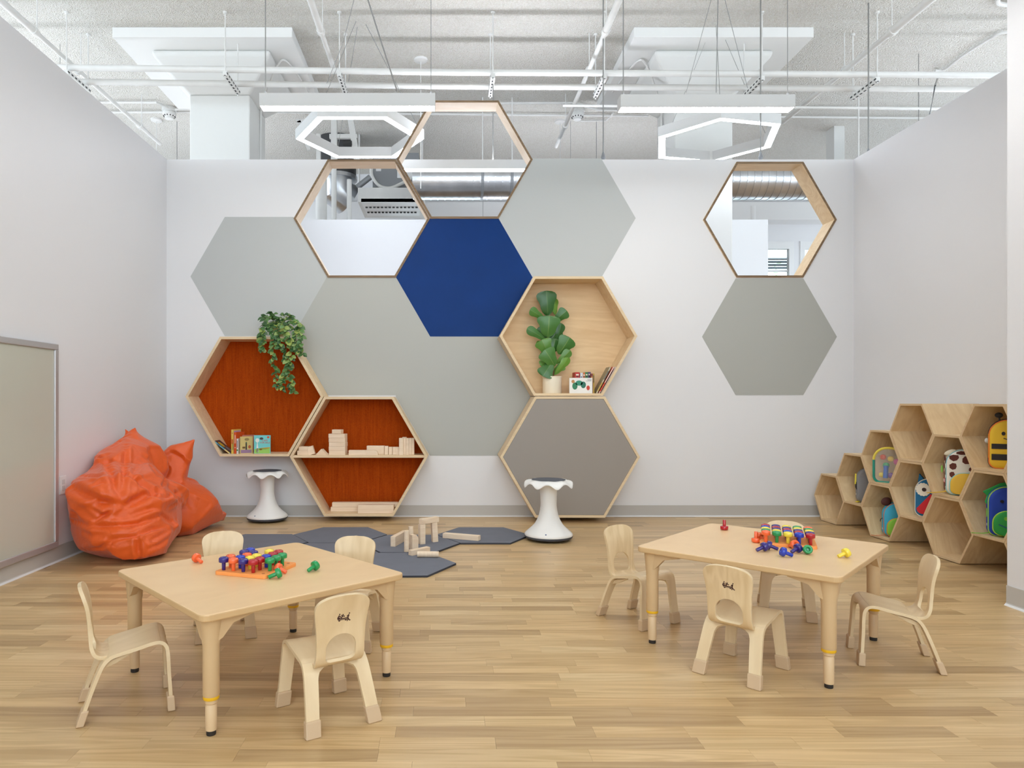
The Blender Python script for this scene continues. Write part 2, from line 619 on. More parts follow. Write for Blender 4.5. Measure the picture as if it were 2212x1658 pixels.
for k, (a, b) in enumerate(WX):
    w = thing('window_%d' % (k + 1), 'white framed window in the far wall, %s' % WL[k], 'window', ((a + b) / 2, YF + 0.05, 1.1))
    w['kind'] = 'structure'
    for nm, c, d in (('window_frame', ((a + b) / 2, YF + 0.03, 3.54), (b - a, 0.08, 0.12)), ('window_frame', ((a + b) / 2, YF + 0.03, 1.15), (b - a, 0.08, 0.1)),
                     ('window_frame', (a + 0.04, YF + 0.03, 2.34), (0.08, 0.08, 2.28)), ('window_frame', (b - 0.04, YF + 0.03, 2.34), (0.08, 0.08, 2.28)),
                     ('glazing_bar', ((a + b) / 2, YF + 0.05, 3.13), (b - a - 0.16, 0.04, 0.03)), ('glazing_bar', ((a + b) / 2, YF + 0.05, 2.2), (b - a - 0.16, 0.04, 0.03))):
        MB().box(c, d).build(nm, M_WHITE, w)
    MB().box(((a + b) / 2, YF + 0.09, 2.3), (b - a, 0.006, 2.4)).build('pane', M_GLASS, w)
    hd = MB()
    for q in range(4):
        hd.box(((a + b) / 2, YF + 0.2, 3.36 - q * 0.05), (b - a, 0.05, 0.02), rotm('X', R(35), (0, YF + 0.2, 3.36 - q * 0.05)))
    hd.build('outer_louvre', M_GREYM, w)['kind'] = 'stuff'
# outer facades with tall window openings beyond the neighbouring rooms
for nm, X, lab in (('wall_side_left', -6.6, 'left'), ('wall_side_right', 8.4, 'right')):
    mb = MB()
    mb.box((X, 4.1, 0.45), (0.2, 15.0, 0.9)).box((X, 4.1, HC - 0.25), (0.2, 15.0, 0.5))
    for q in range(7):
        mb.box((X, -3.25 + q * 2.44, HC / 2), (0.2, 0.4, HC))
    tag(mb.build(nm, M_WALL), 'white outer side wall with tall windows, far %s' % lab, 'wall', kind='structure')

# ---------------------------------------------------------------- flared concrete columns
def board_mat():
    m, nt, b = new_mat('board_formed_concrete')
    N, L = nt.nodes.new, nt.links.new
    b.inputs['Base Color'].default_value = lin((234, 234, 232)); b.inputs['Roughness'].default_value = 0.6
    pos = N('ShaderNodeNewGeometry').outputs['Position']
    w = N('ShaderNodeTexWave'); w.bands_direction = 'Y'; w.wave_profile = 'SAW'; w.inputs['Scale'].default_value = 1.15; w.inputs['Distortion'].default_value = 0.3
    L(pos, w.inputs['Vector'])
    bp = N('ShaderNodeBump'); bp.inputs['Strength'].default_value = 0.25; bp.inputs['Distance'].default_value = 0.02
    L(w.outputs['Fac'], bp.inputs['Height']); L(bp.outputs['Normal'], b.inputs['Normal'])
    return m


M_BOARD = board_mat()
def column(cx, label, w=0.64):
    cy = 7.77
    t = thing('concrete_column', label, 'column', (cx, cy, 0))
    MB().box((cx, cy, 4.26 / 2), (w, w, 4.26)).build('shaft', M_CONC, t, bev=0.012)
    a, b = 0.607, w / 2
    mb = MB()
    vs = [(cx - b, cy - b, 4.26), (cx + b, cy - b, 4.26), (cx + b, cy + b, 4.26), (cx - b, cy + b, 4.26)]
    vs += [(cx - a, cy - a, 4.55), (cx + a, cy - a, 4.55), (cx + a, cy + a, 4.55), (cx - a, cy + a, 4.55)]
    vs += [(cx - a, cy - a, 4.6), (cx + a, cy - a, 4.6), (cx + a, cy + a, 4.6), (cx - a, cy + a, 4.6)]
    fs = [(0, 3, 2, 1), (8, 9, 10, 11)] + [(k * 4 + i, k * 4 + (i + 1) % 4, k * 4 + 4 + (i + 1) % 4, k * 4 + 4 + i) for k in (0, 1) for i in range(4)]
    mb.add(vs, fs).build('capital', M_CONC, t, bev=0.03, bseg=3)
    MB().box((cx, cy, 4.65), (1.78, 1.71, 0.1)).build('drop_panel', M_BOARD, t, bev=0.006)
    return t


COLS = [column(-2.42, 'white flared concrete column rising behind the left linear lamp'),
        column(2.742, 'white flared concrete column rising behind the right linear lamp', 0.62)]
t = MB().box((5.28, 9.5, HC / 2), (0.14, 0.2, HC)).build('concrete_column', M_CONC)
tag(t, 'slim white far post near the right wall top', 'column')
# ================================================================== CEILING SERVICES AND LAMPS
M_UP = emit('added_uplight', (255, 252, 246), LAMP * UP)
M_LAMP = mat('lamp_housing', (206, 206, 205), 0.4)


def linear_lamp(x0, x1, y0, zb, label, cable=True, h=0.088, d=0.1, group=None, zt=HC, far=False):
    cx = (x0 + x1) / 2
    t = thing('linear_pendant_lamp', label, 'lamp', (cx, y0 + d / 2, zb), group=group)
    mb = MB()
    mb.box((cx, y0 + d / 2, zb + h - 0.004), (x1 - x0 - 0.009, d - 0.009, 0.006))
    mb.box((cx, y0 + 0.002, zb + h / 2), (x1 - x0, 0.004, h))
    mb.box((cx, y0 + d - 0.002, zb + h / 2), (x1 - x0, 0.004, h))
    mb.box((x0 + 0.002, y0 + d / 2, zb + h / 2), (0.004, d - 0.0085, h))
    mb.box((x1 - 0.002, y0 + d / 2, zb + h / 2), (0.004, d - 0.0085, h))
    mb.build('housing', M_LAMP, t)
    MB().box((cx, y0 + d / 2, zb + 0.008), (x1 - x0 - 0.01, d - 0.01, 0.012)).build('diffuser', M_LIGHTF if far else M_LIGHT, t)
    MB().box((cx, y0 + d / 2, zb + h + 0.002), (x1 - x0 - 0.02, d - 0.03, 0.003)).build('added_uplight', M_UPF if far else M_UP, t)  # glowing top added out of sight to brighten the ceiling
    if cable:
        for x, r in ((x0 + 0.03, 0.004), (x1 - 0.03, 0.0025)):
            MB().tube([(x, y0 + d / 2, zb + h), (x, y0 + d / 2, zt)], r, 6).build('suspension_cable', M_CABLE, t)
            MB().tube([(x, y0 + d / 2, zb + h), (x, y0 + d / 2, zb + h + 0.03)], 0.008, 8).build('cable_grip', M_GREYM, t)
    return t


YL = 4.85
k = YL / F
linear_lamp(-405 * k, -25 * k, YL, 1 + 638 * k, 'white linear pendant lamp hanging in front of the left column')
linear_lamp(376 * k, 753 * k, YL, 1 + 635 * k, 'white linear pendant lamp hanging in front of the right column')
for i, (x0, yy, nm) in enumerate(((-1.3, 3.35, 'left'), (1.2, 3.35, 'right'), (-1.3, 0.4, 'left'), (1.2, 0.4, 'right'))):
    linear_lamp(x0, x0 + 1.22, yy, 3.05, 'white linear pendant lamp above the viewer, %s side, %s row' % (nm, 'front' if yy > 1 else 'rear'))
for x0, yy, nm in ((0.45, 9.2, 'behind the far partition, nearer the middle'), (1.95, 9.2, 'behind the far partition, to the right'), (-3.6, 9.2, 'behind the far partition, to the left'),
                   (-5.2, 4.2, 'over the neighbouring room on the left, nearer row'), (-5.2, 7.2, 'over the neighbouring room on the left, farther row'), (4.6, 4.6, 'over the neighbouring room on the right, nearer row'), (5.0, 7.4, 'over the neighbouring room on the right, farther row')):
    linear_lamp(x0, x0 + 1.22, yy, 3.05, 'added unseen linear lamp ' + nm, far=True)  # lamps added where no opening shows them, to light the far room and ceiling
yk = 6.72
linear_lamp((866 - CX) * yk / F, (1290 - CX) * yk / F, yk, 1 + (CY - 364) * yk / F, 'long linear lamp behind the big open hexagon', cable=False, far=True)
rod = MB().tube([P(1065, 345, yk + 0.05), P(1065, 345, yk + 0.05) + Vector((0, 0, HC - P(1065, 345, yk).z))], 0.006, 8)
tag(rod.build('hanger_rod', M_CABLE), 'thin steel rod carrying the lamp behind the big hexagon', 'rod')


def ring_lamp(c, rad, zb, rot, label, h=0.09, w=0.075):
    t = thing('hexagon_ring_lamp', label, 'lamp', (c[0], c[1], zb))
    ro, ri = rad, rad - w / math.cos(R(30))
    po, pi = hexpts(c[0], c[1], ro, rot), hexpts(c[0], c[1], ri, rot)
    qo, qi = hexpts(c[0], c[1], ro - 0.006, rot), hexpts(c[0], c[1], ri + 0.006, rot)
    for i in range(6):
        j = (i + 1) % 6
        mb = MB()
        for a, b in ((po, qo), (qi, pi)):
            mb.prism([a[i], a[j], b[j], b[i]], zb, zb + h, XY)
        mb.prism([po[i], po[j], pi[j], pi[i]], zb + h, zb + h + 0.006, XY)
        mb.build('housing', M_LAMP, t)
        MB().prism([qo[i], qo[j], qi[j], qi[i]], zb + 0.002, zb + 0.014, XY).build('diffuser', M_LIGHTF, t)
    for i in (0, 2, 4):
        x, y = (po[i][0] + pi[i][0]) / 2, (po[i][1] + pi[i][1]) / 2
        MB().tube([(x, y, zb + h), (c[0] + (x - c[0]) * 0.1, c[1] + (y - c[1]) * 0.1, HC - 0.002)], 0.0025, 6).build('suspension_cable', M_CABLE, t)
    return t


hr = 2.57
def ring_at(px, y_near, y_far, rot, label, rad):
    yc = (F * hr / (CY - y_near) + F * hr / (CY - y_far)) / 2
    return ring_lamp(((px - CX) * yc / F, yc), rad, 1 + hr, rot, label)


ring_at(777, 250, 343, 0.0, 'glowing hexagon ring lamp behind the left window hexagon', 0.632)
ring_at(1546, 262, 346, R(13), 'glowing hexagon ring lamp tilted beside the right column', 0.632)

# ---------------------------------------------------------------- conduits on struts
yA, yC, hp = 6.70, 7.00, 3.15
zA = 1 + hp
for yy, dz, lab in ((yA, 0.0, 'long white conduit across the ceiling, nearer of the pair'), (yC, 0.0, 'long white conduit across the ceiling, farther of the pair')):
    mb = MB()
    mb.tube([(-5.2, yy, zA + 0.065), (0, yy, zA), (6.6, yy, zA - 0.035)], 0.03, 10)
    tag(mb.build('ceiling_conduit', M_PIPE, smooth=True), lab, 'pipe')
mb = MB().tube([(1.2, 7.22, zA - 0.1), (6.6, 7.22, zA - 0.14)], 0.012, 8)
tag(mb.build('ceiling_conduit', M_PIPE, smooth=True), 'thin grey conduit below the conduit pair on the right', 'pipe')
M_SLOT = mat('strut_slot', (50, 50, 50), 0.7)
for i, (px, lab) in enumerate(((150, 'leftmost'), (490, 'second from left'), (735, 'third from left'), (1064, 'middle'), (1303, 'third from right'), (1641, 'second from right'), (1888, 'rightmost'))):
    X = (px - CX) * yA / F
    zz = zA + 0.035 - max(-0.03, min(0.065, -X * 0.0125)) * -1 + 0.0
    t = thing('strut_hanger', 'perforated steel strut under the conduits, %s' % lab, 'bracket', (X, (yA + yC) / 2, zA - 0.08))
    zb = zA - X * 0.009 - 0.055
    MB().box((X, (yA + yC) / 2, zb), (0.042, 0.42, 0.042)).build('strut', M_PIPE, t)
    sl = MB()
    for q in range(7):
        sl.box((X - math.copysign(0.0215, X), yA - 0.05 + q * 0.065, zb), (0.002, 0.034, 0.014))
        sl.box((X, yA - 0.05 + q * 0.065, zb - 0.0215), (0.014, 0.034, 0.002))
    sl.build('slot', M_SLOT, t)['kind'] = 'stuff'
    for yy in (yA - 0.05, yC + 0.05):
        MB().tube([(X, yy, zb - 0.04), (X, yy, HC)], 0.006, 8).build('threaded_rod', M_PIPE, t)
        MB().lathe([(0.0, HC - 0.02), (0.02, HC - 0.015), (0.022, HC)], 10, (X, yy, 0)).build('rod_anchor', M_PIPE, t)

# sprinkler pipes running away from the viewer
hs = 3.31
for i, (ratio, lab, y1, r) in enumerate(((-1.115, 'white sprinkler pipe above the left wall', 9.0, 0.026), (-0.34, 'white sprinkler pipe over the left lamp', 7.0, 0.026),
                                         (0.43, 'white sprinkler pipe between the two lamps', 9.1, 0.026), (1.205, 'white sprinkler pipe above the right wall', 8.3, 0.03))):
    X = ratio * hs
    t = thing('sprinkler_pipe', lab, 'pipe', (X, 5, 1 + hs))
    MB().tube([(X, 3.0, 1 + hs), (X, 6.3, 1 + hs)], r * 1.15, 12).build('pipe', M_PIPE, t, smooth=True)
    MB().tube([(X, 6.3, 1 + hs), (X, y1, 1 + hs)], r * 0.85, 12).build('pipe', M_PIPE, t, smooth=True)
    for yy in (5.0, 6.25, 7.0, 8.4):
        if yy < y1:
            MB().lathe([(r * 1.1, -0.02), (r * 1.45, -0.02), (r * 1.45, 0.02), (r * 1.1, 0.02)], 12, M=place((X, yy, 1 + hs), rx=R(90))).build('coupling', M_PIPE, t)
            MB().tube([(X + 0.01, yy + 0.03, 1 + hs), (X + 0.01, yy + 0.03, HC)], 0.005, 6).build('hanger', M_PIPE, t)

# surface conduits, detectors, sagging wires
hc_ = HC - 0.03
def cpt(x, y, h=3.67):
    Y = F * h / (CY - y)
    return Vector(((x - CX) * Y / F, Y, 1 + h))


def wire(name, pts, r, lab, m=None, cat='conduit'):
    pts = [Vector(p) for p in pts]
    if cat == 'wire' and pts[0].z < HC - 0.05:      # carry it on up to the ceiling
        d_ = (pts[0] - pts[1])
        pts.insert(0, pts[0] + d_ * ((HC - pts[0].z) / d_.z))
    tag(MB().tube(pts, r, 8).build(name, m or M_PIPE, smooth=True), lab, cat)


wire('surface_conduit', [cpt(150, 221), cpt(338, 221), cpt(372, 236), cpt(640, 236)], 0.014, 'thin surface conduit with a kink left of the left column')
wire('surface_conduit', [cpt(150, 243), cpt(520, 241), cpt(900, 246), cpt(1400, 250)], 0.014, 'long thin surface conduit behind the big hexagon')
wire('surface_conduit', [cpt(1065, 223), cpt(1240, 222), cpt(1292, 237), cpt(1500, 240)], 0.014, 'thin surface conduit with a kink right of the big hexagon')
wire('surface_conduit', [cpt(1720, 231), cpt(1860, 234), cpt(2150, 238)], 0.014, 'upper surface conduit above the right wall')
wire('surface_conduit', [cpt(1670, 252), cpt(1900, 254), cpt(2150, 256)], 0.014, 'lower surface conduit above the right wall')
wire('surface_conduit', [cpt(1248, 261), cpt(1310, 260), cpt(1325, 244)], 0.012, 'short conduit joining the right smoke detector')
wire('surface_conduit', smooth_path([cpt(2250, 66), cpt(2170, 70), cpt(2140, 82), cpt(2080, 120), cpt(2040, 150), cpt(2020, 152)]), 0.014, 'bent conduit at the top right over the wall end')
wire('cable_loop', smooth_path([cpt(2230, 12), cpt(2170, 10), cpt(2155, 4), cpt(2165, -8), cpt(2230, -10)]), 0.02, 'looped cable in the top right corner', cat='cable')
wire('hanging_wire', [P(795, 0, 5.6), P(824, 92, 6.0), P(858, 197, 6.3)], 0.006, 'slanting grey wire left of the big hexagon', M_CABLE, 'wire')
wire('hanging_wire', [P(765, -2, 5.8), P(742, 90, 6.1), P(706, 180, 6.4)], 0.0025, 'fine slanting wire above the left ring lamp', M_CABLE, 'wire')
wire('hanging_wire', [P(1536, 0, 6.0), P(1482, 200, 6.6)], 0.0025, 'fine wire spreading left over the right column', M_CABLE, 'wire')
wire('hanging_wire', [P(1566, 0, 6.0), P(1615, 190, 6.6)], 0.0025, 'fine wire spreading right over the right column', M_CABLE, 'wire')
wire('hanging_wire', [P(1551, 0, 6.2), P(1547, 200, 6.3)], 0.004, 'straight dark cable in front of the right column', M_CABLE, 'wire')
wire('hanging_wire', [cpt(2029, 158), P(2020, 185, 6.6), P(2008, 250, 6.9)], 0.008, 'short drop cable above the right wall', M_CABLE, 'wire')
# bent conduits on the columns
for cxm, sgn, lab in ((-2.42, 1, 'left'), (2.742, -1, 'right')):
    a = cxm + sgn * 0.64 / 2
    pts = [(a + sgn * 0.014, 7.84, 2.2), (a + sgn * 0.014, 7.84, 4.2), (a + sgn * 0.1, 7.7, 4.35), (a + sgn * 0.31, 7.4, 4.55), (a + sgn * 0.42, 7.4, 4.58), (a + sgn * 0.5, 8.1, 4.58)]
    wire('column_conduit', smooth_path(pts, 5), 0.011, 'thin bent conduit climbing the %s column' % lab)


def detector(p, lab):
    t = thing('smoke_detector', lab, 'detector', (p.x, p.y, HC - 0.15))
    MB().lathe([(0.0, -0.02), (0.08, -0.02), (0.085, 0), (0.085, -0.045), (0.0, -0.045)][:0] + [(0.0, 0.0), (0.085, 0.0), (0.09, -0.01), (0.09, -0.045), (0.07, -0.05), (0.07, -0.06)], 24, (p.x, p.y, HC)).build('base', M_PIPE, t, smooth=True)
    MB().lathe([(0.07, -0.06), (0.085, -0.07), (0.08, -0.1), (0.055, -0.115), (0.05, -0.14), (0.0, -0.145)], 24, (p.x, p.y, HC)).build('dome', M_PIPE, t, smooth=True)
    mb = MB()
    for q in range(12):
        a = R(30 * q)
        mb.box((p.x + 0.068 * math.cos(a), p.y + 0.068 * math.sin(a), HC - 0.107), (0.012, 0.012, 0.016))
    mb.build('vent_slot', M_SLOT, t)['kind'] = 'stuff'


detector(cpt(366, 238), 'white smoke detector left of the left column')
detector(cpt(1247, 240), 'white smoke detector right of the big hexagon')
for px, py, lab in ((338, 258, 'round ceiling canopy with a cord near the left wall top'), (1210, 261, 'round ceiling canopy with a cord beside the right detector'), (909, 128, 'round ceiling canopy with a rod above the big hexagon')):
    p = cpt(px, py, 3.7)
    t = thing('ceiling_canopy', lab, 'canopy', (p.x, p.y, HC - 1.4))
    MB().lathe([(0.0, 0), (0.075, 0), (0.07, -0.02), (0.0, -0.028)], 20, (p.x, p.y, HC)).build('canopy', M_PIPE, t, smooth=True)
    MB().tube([(p.x, p.y, HC - 0.02), (p.x, p.y, HC - 1.4)], 0.005, 6).build('cord', M_PIPE, t)
for px, y0, y1, yy, lab in ((1303, 70, 340, 6.35, 'left'), (1643, 70, 340, 6.35, 'right'), (1876, 165, 332, 6.5, 'far right')):
    a, b = P(px, y1, yy), P(px, y1, yy); b.z = HC
    t = thing('hanger_rod', 'steel rod with a swivel foot above the wall top, %s' % lab, 'rod', a)
    MB().tube([a, b], 0.006, 8).build('rod', M_CABLE, t)
    MB().lathe([(0.0, -0.02), (0.014, -0.02), (0.02, 0.0), (0.012, 0.03), (0.006, 0.05), (0, 0.05)], 12, a).build('foot', M_GREYM, t)

# ---------------------------------------------------------------- duct and machines in the far room
yd, rd = 8.75, 0.232
zd = 1 + (CY - 424) * (yd - 0.12) / F + rd
t = thing('spiral_duct', 'ribbed galvanised spiral duct hanging in the room beyond', 'duct', (3.6, yd, zd - rd))
MB().tube([(-0.42, yd, zd), (7.8, yd, zd)], rd, 40).build('duct', M_STEEL, t, smooth=True)
rb = MB()
xx = -0.38
while xx < 7.7:
    rb.tube([(xx, yd, zd), (xx + 0.012, yd, zd)], rd + 0.006, 40)
    xx += 0.088
rb.build('seam_rib', M_STEEL, t)['kind'] = 'stuff'
for x in (0.42, 0.78, 3.1, 5.0):
    MB().tube([(x, yd, zd), (x + 0.035, yd, zd)], rd + 0.012, 40).build('collar', M_GREYM, t)
    MB().tube([(x + 0.017, yd - rd, zd), (x + 0.017, yd - rd, HC)], 0.008, 6).build('strap', M_PIPE, t)


def fbox(mb, x0, y0, x1, y1, Y, d):
    a, b = P(x0, y1, Y), P(x1, y0, Y)
    mb.box(((a.x + b.x) / 2, Y + d / 2, (a.z + b.z) / 2), (b.x - a.x, d, b.z - a.z))
    return mb


t = thing('air_conditioner', 'white cassette air conditioner with slotted grille in the left opening', 'machine', P(840, 465, 9.4))
fbox(MB(), 773, 405, 915, 436, 9.3, 0.8).build('case', M_PIPE, t)
for px in (776, 912):
    a = P(px, 405, 9.7)
    MB().tube([a, (a.x, a.y, HC)], 0.012, 6).build('hanger', M_PIPE, t)
mb = MB()
for a, b in (((783, 436), (906, 436)), ):
    pass
v = [P(780, 437, 9.3), P(908, 437, 9.3), P(906, 466, 9.9), P(794, 466, 9.9)]
mb.add([*v, *[p + Vector((0, 0, 0.05)) for p in v]], [(0, 1, 2, 3), (7, 6, 5, 4), (0, 4, 5, 1), (1, 5, 6, 2), (2, 6, 7, 3), (3, 7, 4, 0)])
mb.build('grille_panel', M_WHITE, t)
sl = MB()
for q in range(14):
    p = P(792 + q * 8.3, 447, 9.5)
    sl.box((p.x, p.y, p.z - 0.002), (0.03, 0.03, 0.02))
    p = P(796 + q * 7.8, 458, 9.72)
    sl.box((p.x, p.y, p.z - 0.002), (0.03, 0.03, 0.02))
sl.build('slot', M_SLOT, t)['kind'] = 'stuff'
t = thing('ventilation_unit', 'grey metal ventilation box above the cassette unit', 'machine', P(860, 405, 9.6))
fbox(MB(), 805, 330, 905, 404, 9.5, 0.7).build('case', M_GREYM, t)
fbox(MB(), 858, 355, 894, 384, 9.48, 0.02).build('notice_sheet', M_WHITE, t)
fbox(MB(), 812, 362, 823, 369, 9.48, 0.02).build('data_plate', M_WHITE, t)
pa, pb = P(800, 366, 9.42), P(830, 404, 9.42)
MB().tube(smooth_path([P(803, 355, 9.42), P(803, 378, 9.42), P(818, 400, 9.42), P(842, 406, 9.42), P(868, 396, 9.42), P(888, 384, 9.42)], 5), 0.022, 8).build('pipe', M_PIPE, t, smooth=True)
MB().tube([P(772, 404, 9.45), P(800, 382, 9.45)], 0.04, 10).build('drain_pipe', M_GREYM, t, smooth=True)
t = thing('duct_drum', 'dark mouthed round duct drum behind the upright pipes', 'duct', P(735, 430, 9.9))
MB().tube([Vector((P(728, 366, 9.9).x, 9.9, HC)), P(728, 366, 9.9) + Vector((0, 0, -0.12))], 0.27, 32).build('drum', mat('dark_drum', (70, 70, 72), 0.5, metal=0.4), t, smooth=True)
MB().tube([P(728, 385, 9.9) + Vector((0, 0, 0.02)), P(728, 385, 9.9) + Vector((0, 0, -0.03))], 0.285, 32).build('band', M_STEEL, t)
MB().tube([P(728, 385, 9.9), P(728, 412, 9.9), P(752, 432, 10.0)], [0.25, 0.25, 0.24], 24).build('elbow', M_STEEL, t, smooth=True)
for px, w, y0, yy, lab in ((694, 24, 350, 9.0, 'thick wrapped white upright pipe, leftmost in the left opening'), (721.5, 11, 340, 8.9, 'slim white upright pipe, middle of three in the left opening'), (754.5, 10.5, 388, 8.9, 'slim white upright pipe, rightmost of three in the left opening')):
    a = P(px, y0, yy); b = Vector((a.x, a.y, 0))
    tag(MB().tube([b, a], w * yy / F / 2, 16).build('upright_pipe', M_PIPE, smooth=True), lab, 'pipe')
p = P(1621, 440, 11.2)
tag(MB().tube([(p.x, 11.2, 0), (p.x, 11.2, 4.1)], 0.11, 16).build('upright_pipe', M_WHITE, smooth=True), 'white downpipe on the far wall in the right opening', 'pipe')
# steel frame high behind the left ring lamp
t = thing('steel_bracket_frame', 'white steel bracket frame hanging behind the left ring lamp', 'frame', P(720, 330, 8.6))
for a, b, r in (((640, 262), (690, 262), 0.03), ((646, 262), (668, 325), 0.03), ((722, 236), (722, 350), 0.05), ((754, 236), (772, 350), 0.05), ((712, 295), (772, 295), 0.035), ((715, 322), (770, 322), 0.03), ((688, 290), (688, 345), 0.035)):
    MB().tube([P(*a, 8.6), P(*b, 8.6)], r, 4).build('bar', M_PIPE, t)
MB().tube([P(742, 309, 8.5), P(760, 309, 8.5)], 0.03, 10).build('valve', M_SLOT, t)
# tree outside the far window
t = thing('garden_tree', 'sunlit pale green tree outside the far window', 'tree', (5.0, 15.5, 0))
MB().tube([(5.0, 15.5, -0.5), (5.1, 15.5, 2.4)], 0.12, 10).build('trunk', mat('bark', (110, 95, 80), 0.9), t)
M_LEAFO = mat('outdoor_leaf', (170, 205, 150), 0.6, spec=0.2)
mb = MB()
for q in range(2600):
    d = Vector((rng.gauss(0, 1.1), rng.gauss(0, 0.6), rng.gauss(0, 0.9)))
    c = Vector((5.0, 15.5, 3.0)) + d
    a = Vector((rng.uniform(-1, 1), rng.uniform(-1, 1), rng.uniform(-1, 1))).normalized() * 0.07
    b = a.orthogonal().normalized() * 0.04
    mb.add([c - a, c + b, c + a, c - b], [(0, 1, 2, 3)])
mb.build('foliage', M_LEAFO, t)['kind'] = 'stuff'
# ================================================================== WALL HEXAGONS
def felt_mat():
    m, nt, b = new_mat('rust_felt')
    N, L = nt.nodes.new, nt.links.new
    b.inputs['Roughness'].default_value = 0.95
    b.inputs['Specular IOR Level'].default_value = 0.1
    pos = N('ShaderNodeNewGeometry').outputs['Position']
    mp = N('ShaderNodeMapping'); mp.inputs['Scale'].default_value = (70, 70, 4); L(pos, mp.inputs['Vector'])
    n = N('ShaderNodeTexNoise'); n.inputs['Scale'].default_value = 1.0; n.inputs['Detail'].default_value = 4; L(mp.outputs[0], n.inputs['Vector'])
    n2 = N('ShaderNodeTexNoise'); n2.inputs['Scale'].default_value = 160; n2.inputs['Detail'].default_value = 3; L(pos, n2.inputs['Vector'])
    ad = N('ShaderNodeMath'); ad.operation = 'ADD'; L(n.outputs['Fac'], ad.inputs[0]); L(n2.outputs['Fac'], ad.inputs[1])
    mr = N('ShaderNodeMapRange'); mr.inputs['From Min'].default_value = 0.7; mr.inputs['From Max'].default_value = 1.35; L(ad.outputs[0], mr.inputs['Value'])
    mx = N('ShaderNodeMix'); mx.data_type = 'RGBA'; mx.inputs['A'].default_value = lin((154, 58, 8)); mx.inputs['B'].default_value = lin((186, 80, 14))
    L(mr.outputs[0], mx.inputs['Factor']); L(mx.outputs['Result'], b.inputs['Base Color'])
    bp = N('ShaderNodeBump'); bp.inputs['Strength'].default_value = 0.5; bp.inputs['Distance'].default_value = 0.004
    L(ad.outputs[0], bp.inputs['Height']); L(bp.outputs['Normal'], b.inputs['Normal'])
    return m


M_FELT = felt_mat()


def hexbox(name, label, cat, px, py, rpx, y1, depth, t=0.021, edge=None, back=None, face=None, group=None):
    c = P(px, py, y1)
    r = rpx * y1 / F
    th = thing(name, label, cat, (c.x, y1 + depth / 2, c.z - r * 0.866), group=group)
    po, pi = hexpts(c.x, c.z, r), hexpts(c.x, c.z, r - t / math.cos(R(30)))
    for i in range(6):
        j = (i + 1) % 6
        MB().prism([po[i], po[j], pi[j], pi[i]], y1, y1 + depth, XZ, 0, cap=1).build('side_board', [face or M_PLY, edge or M_EDGE], th)
    if back:
        MB().prism(hexpts(c.x, c.z, r - t / math.cos(R(30)) - 0.0005), y1 + depth - 0.012, y1 + depth - 0.002, XZ).build('back_panel', back, th)
    return th, c, r


M_INNER = wood('pale_birch_lining', (244, 228, 208), (235, 213, 188), (2.2, 14, 14), 0.5, rings=0.2)
hexbox('hexagon_window_frame', 'open wooden hexagon frame left of the big raised one', 'frame', 781.3, 471.5, 147.2, YB - 0.012, YR - YB + 0.03, 0.018, M_EDGE_BACKLIT, face=M_INNER)
hexbox('hexagon_window_frame', 'big open wooden hexagon frame rising above the wall top', 'frame', 1003.6, 344.3, 147.2, YB - 0.012, YR - YB + 0.03, 0.018, M_EDGE_BACKLIT, face=M_INNER)
hexbox('hexagon_window_frame', 'lone open wooden hexagon frame above the right grey hexagon', 'frame', 1663.5, 474.0, 144.3, YB - 0.012, YR - YB + 0.03, 0.018, M_EDGE_BACKLIT, face=M_PLY)

YS, DS = 5.80, F / 249.0 - 5.80 - 0.006
s1, c1, r1 = hexbox('hexagon_shelf', 'wooden hexagon wall shelf lined with rust felt, upper of two', 'shelf', 549.5, 856, 149.3, YS, DS, back=M_FELT)
s2, c2, r2 = hexbox('hexagon_shelf', 'wooden hexagon wall shelf with rust felt and a middle board', 'shelf', 775, 985.7, 149.3, YS, DS, back=M_FELT)
ti = 0.021
mb = MB().box((c2.x, YS + DS / 2 - 0.004, c2.z), (2 * (r2 - ti * 1.18), DS - 0.02, 0.021))
mb.build('middle_board', [M_PLY], s2, bev=0.0015)
s3, c3, r3 = hexbox('hexagon_shelf', 'all-wood hexagon wall shelf holding the leafy pot plant', 'shelf', 1228, 725.5, 149, YS, DS, back=M_PLYB)
YD = 5.76
s4, c4, r4 = hexbox('hexagon_cupboard', 'wooden hexagon box with a flat taupe front near the floor', 'cupboard', 1231.5, 986.7, 151.3, YD, F / 249.0 - YD - 0.006)
MB().prism(hexpts(c4.x, c4.z, r4 - 0.0215 / math.cos(R(30)) - 0.001), YD + 0.003, YD + 0.02, XZ).build('front_panel', M_GREYD, s4)


def inner_floor(c, r, t=0.021):
    return c.z - r * 0.866 + t


# ---------------------------------------------------------------- books
def simple_text(txt, size, mat_, name, parent, M, ext=0.0004):
    cu = bpy.data.curves.new('tmp', 'FONT')
    cu.body = txt; cu.size = size; cu.align_x = 'CENTER'; cu.align_y = 'CENTER'; cu.extrude = ext
    ob = bpy.data.objects.new('tmp', cu)
    COL.objects.link(ob)
    dg = bpy.context.evaluated_depsgraph_get()
    me = bpy.data.meshes.new_from_object(ob.evaluated_get(dg))
    bpy.data.objects.remove(ob); bpy.data.curves.remove(cu)
    me.materials.clear(); me.materials.append(mat_)
    me.name = name
    o = bpy.data.objects.new(name, me)
    COL.objects.link(o)
    if parent is not None:
        o.parent = parent
    o.matrix_local = M
    return o


_mc = {}
def cm(c, rough=0.45, **k):
    key = (tuple(c), rough)
    if key not in _mc:
        _mc[key] = mat('plain_%d_%d_%d' % tuple(c), c, rough, **k)
    return _mc[key]


M_PAGE = cm((236, 230, 216), 0.8)


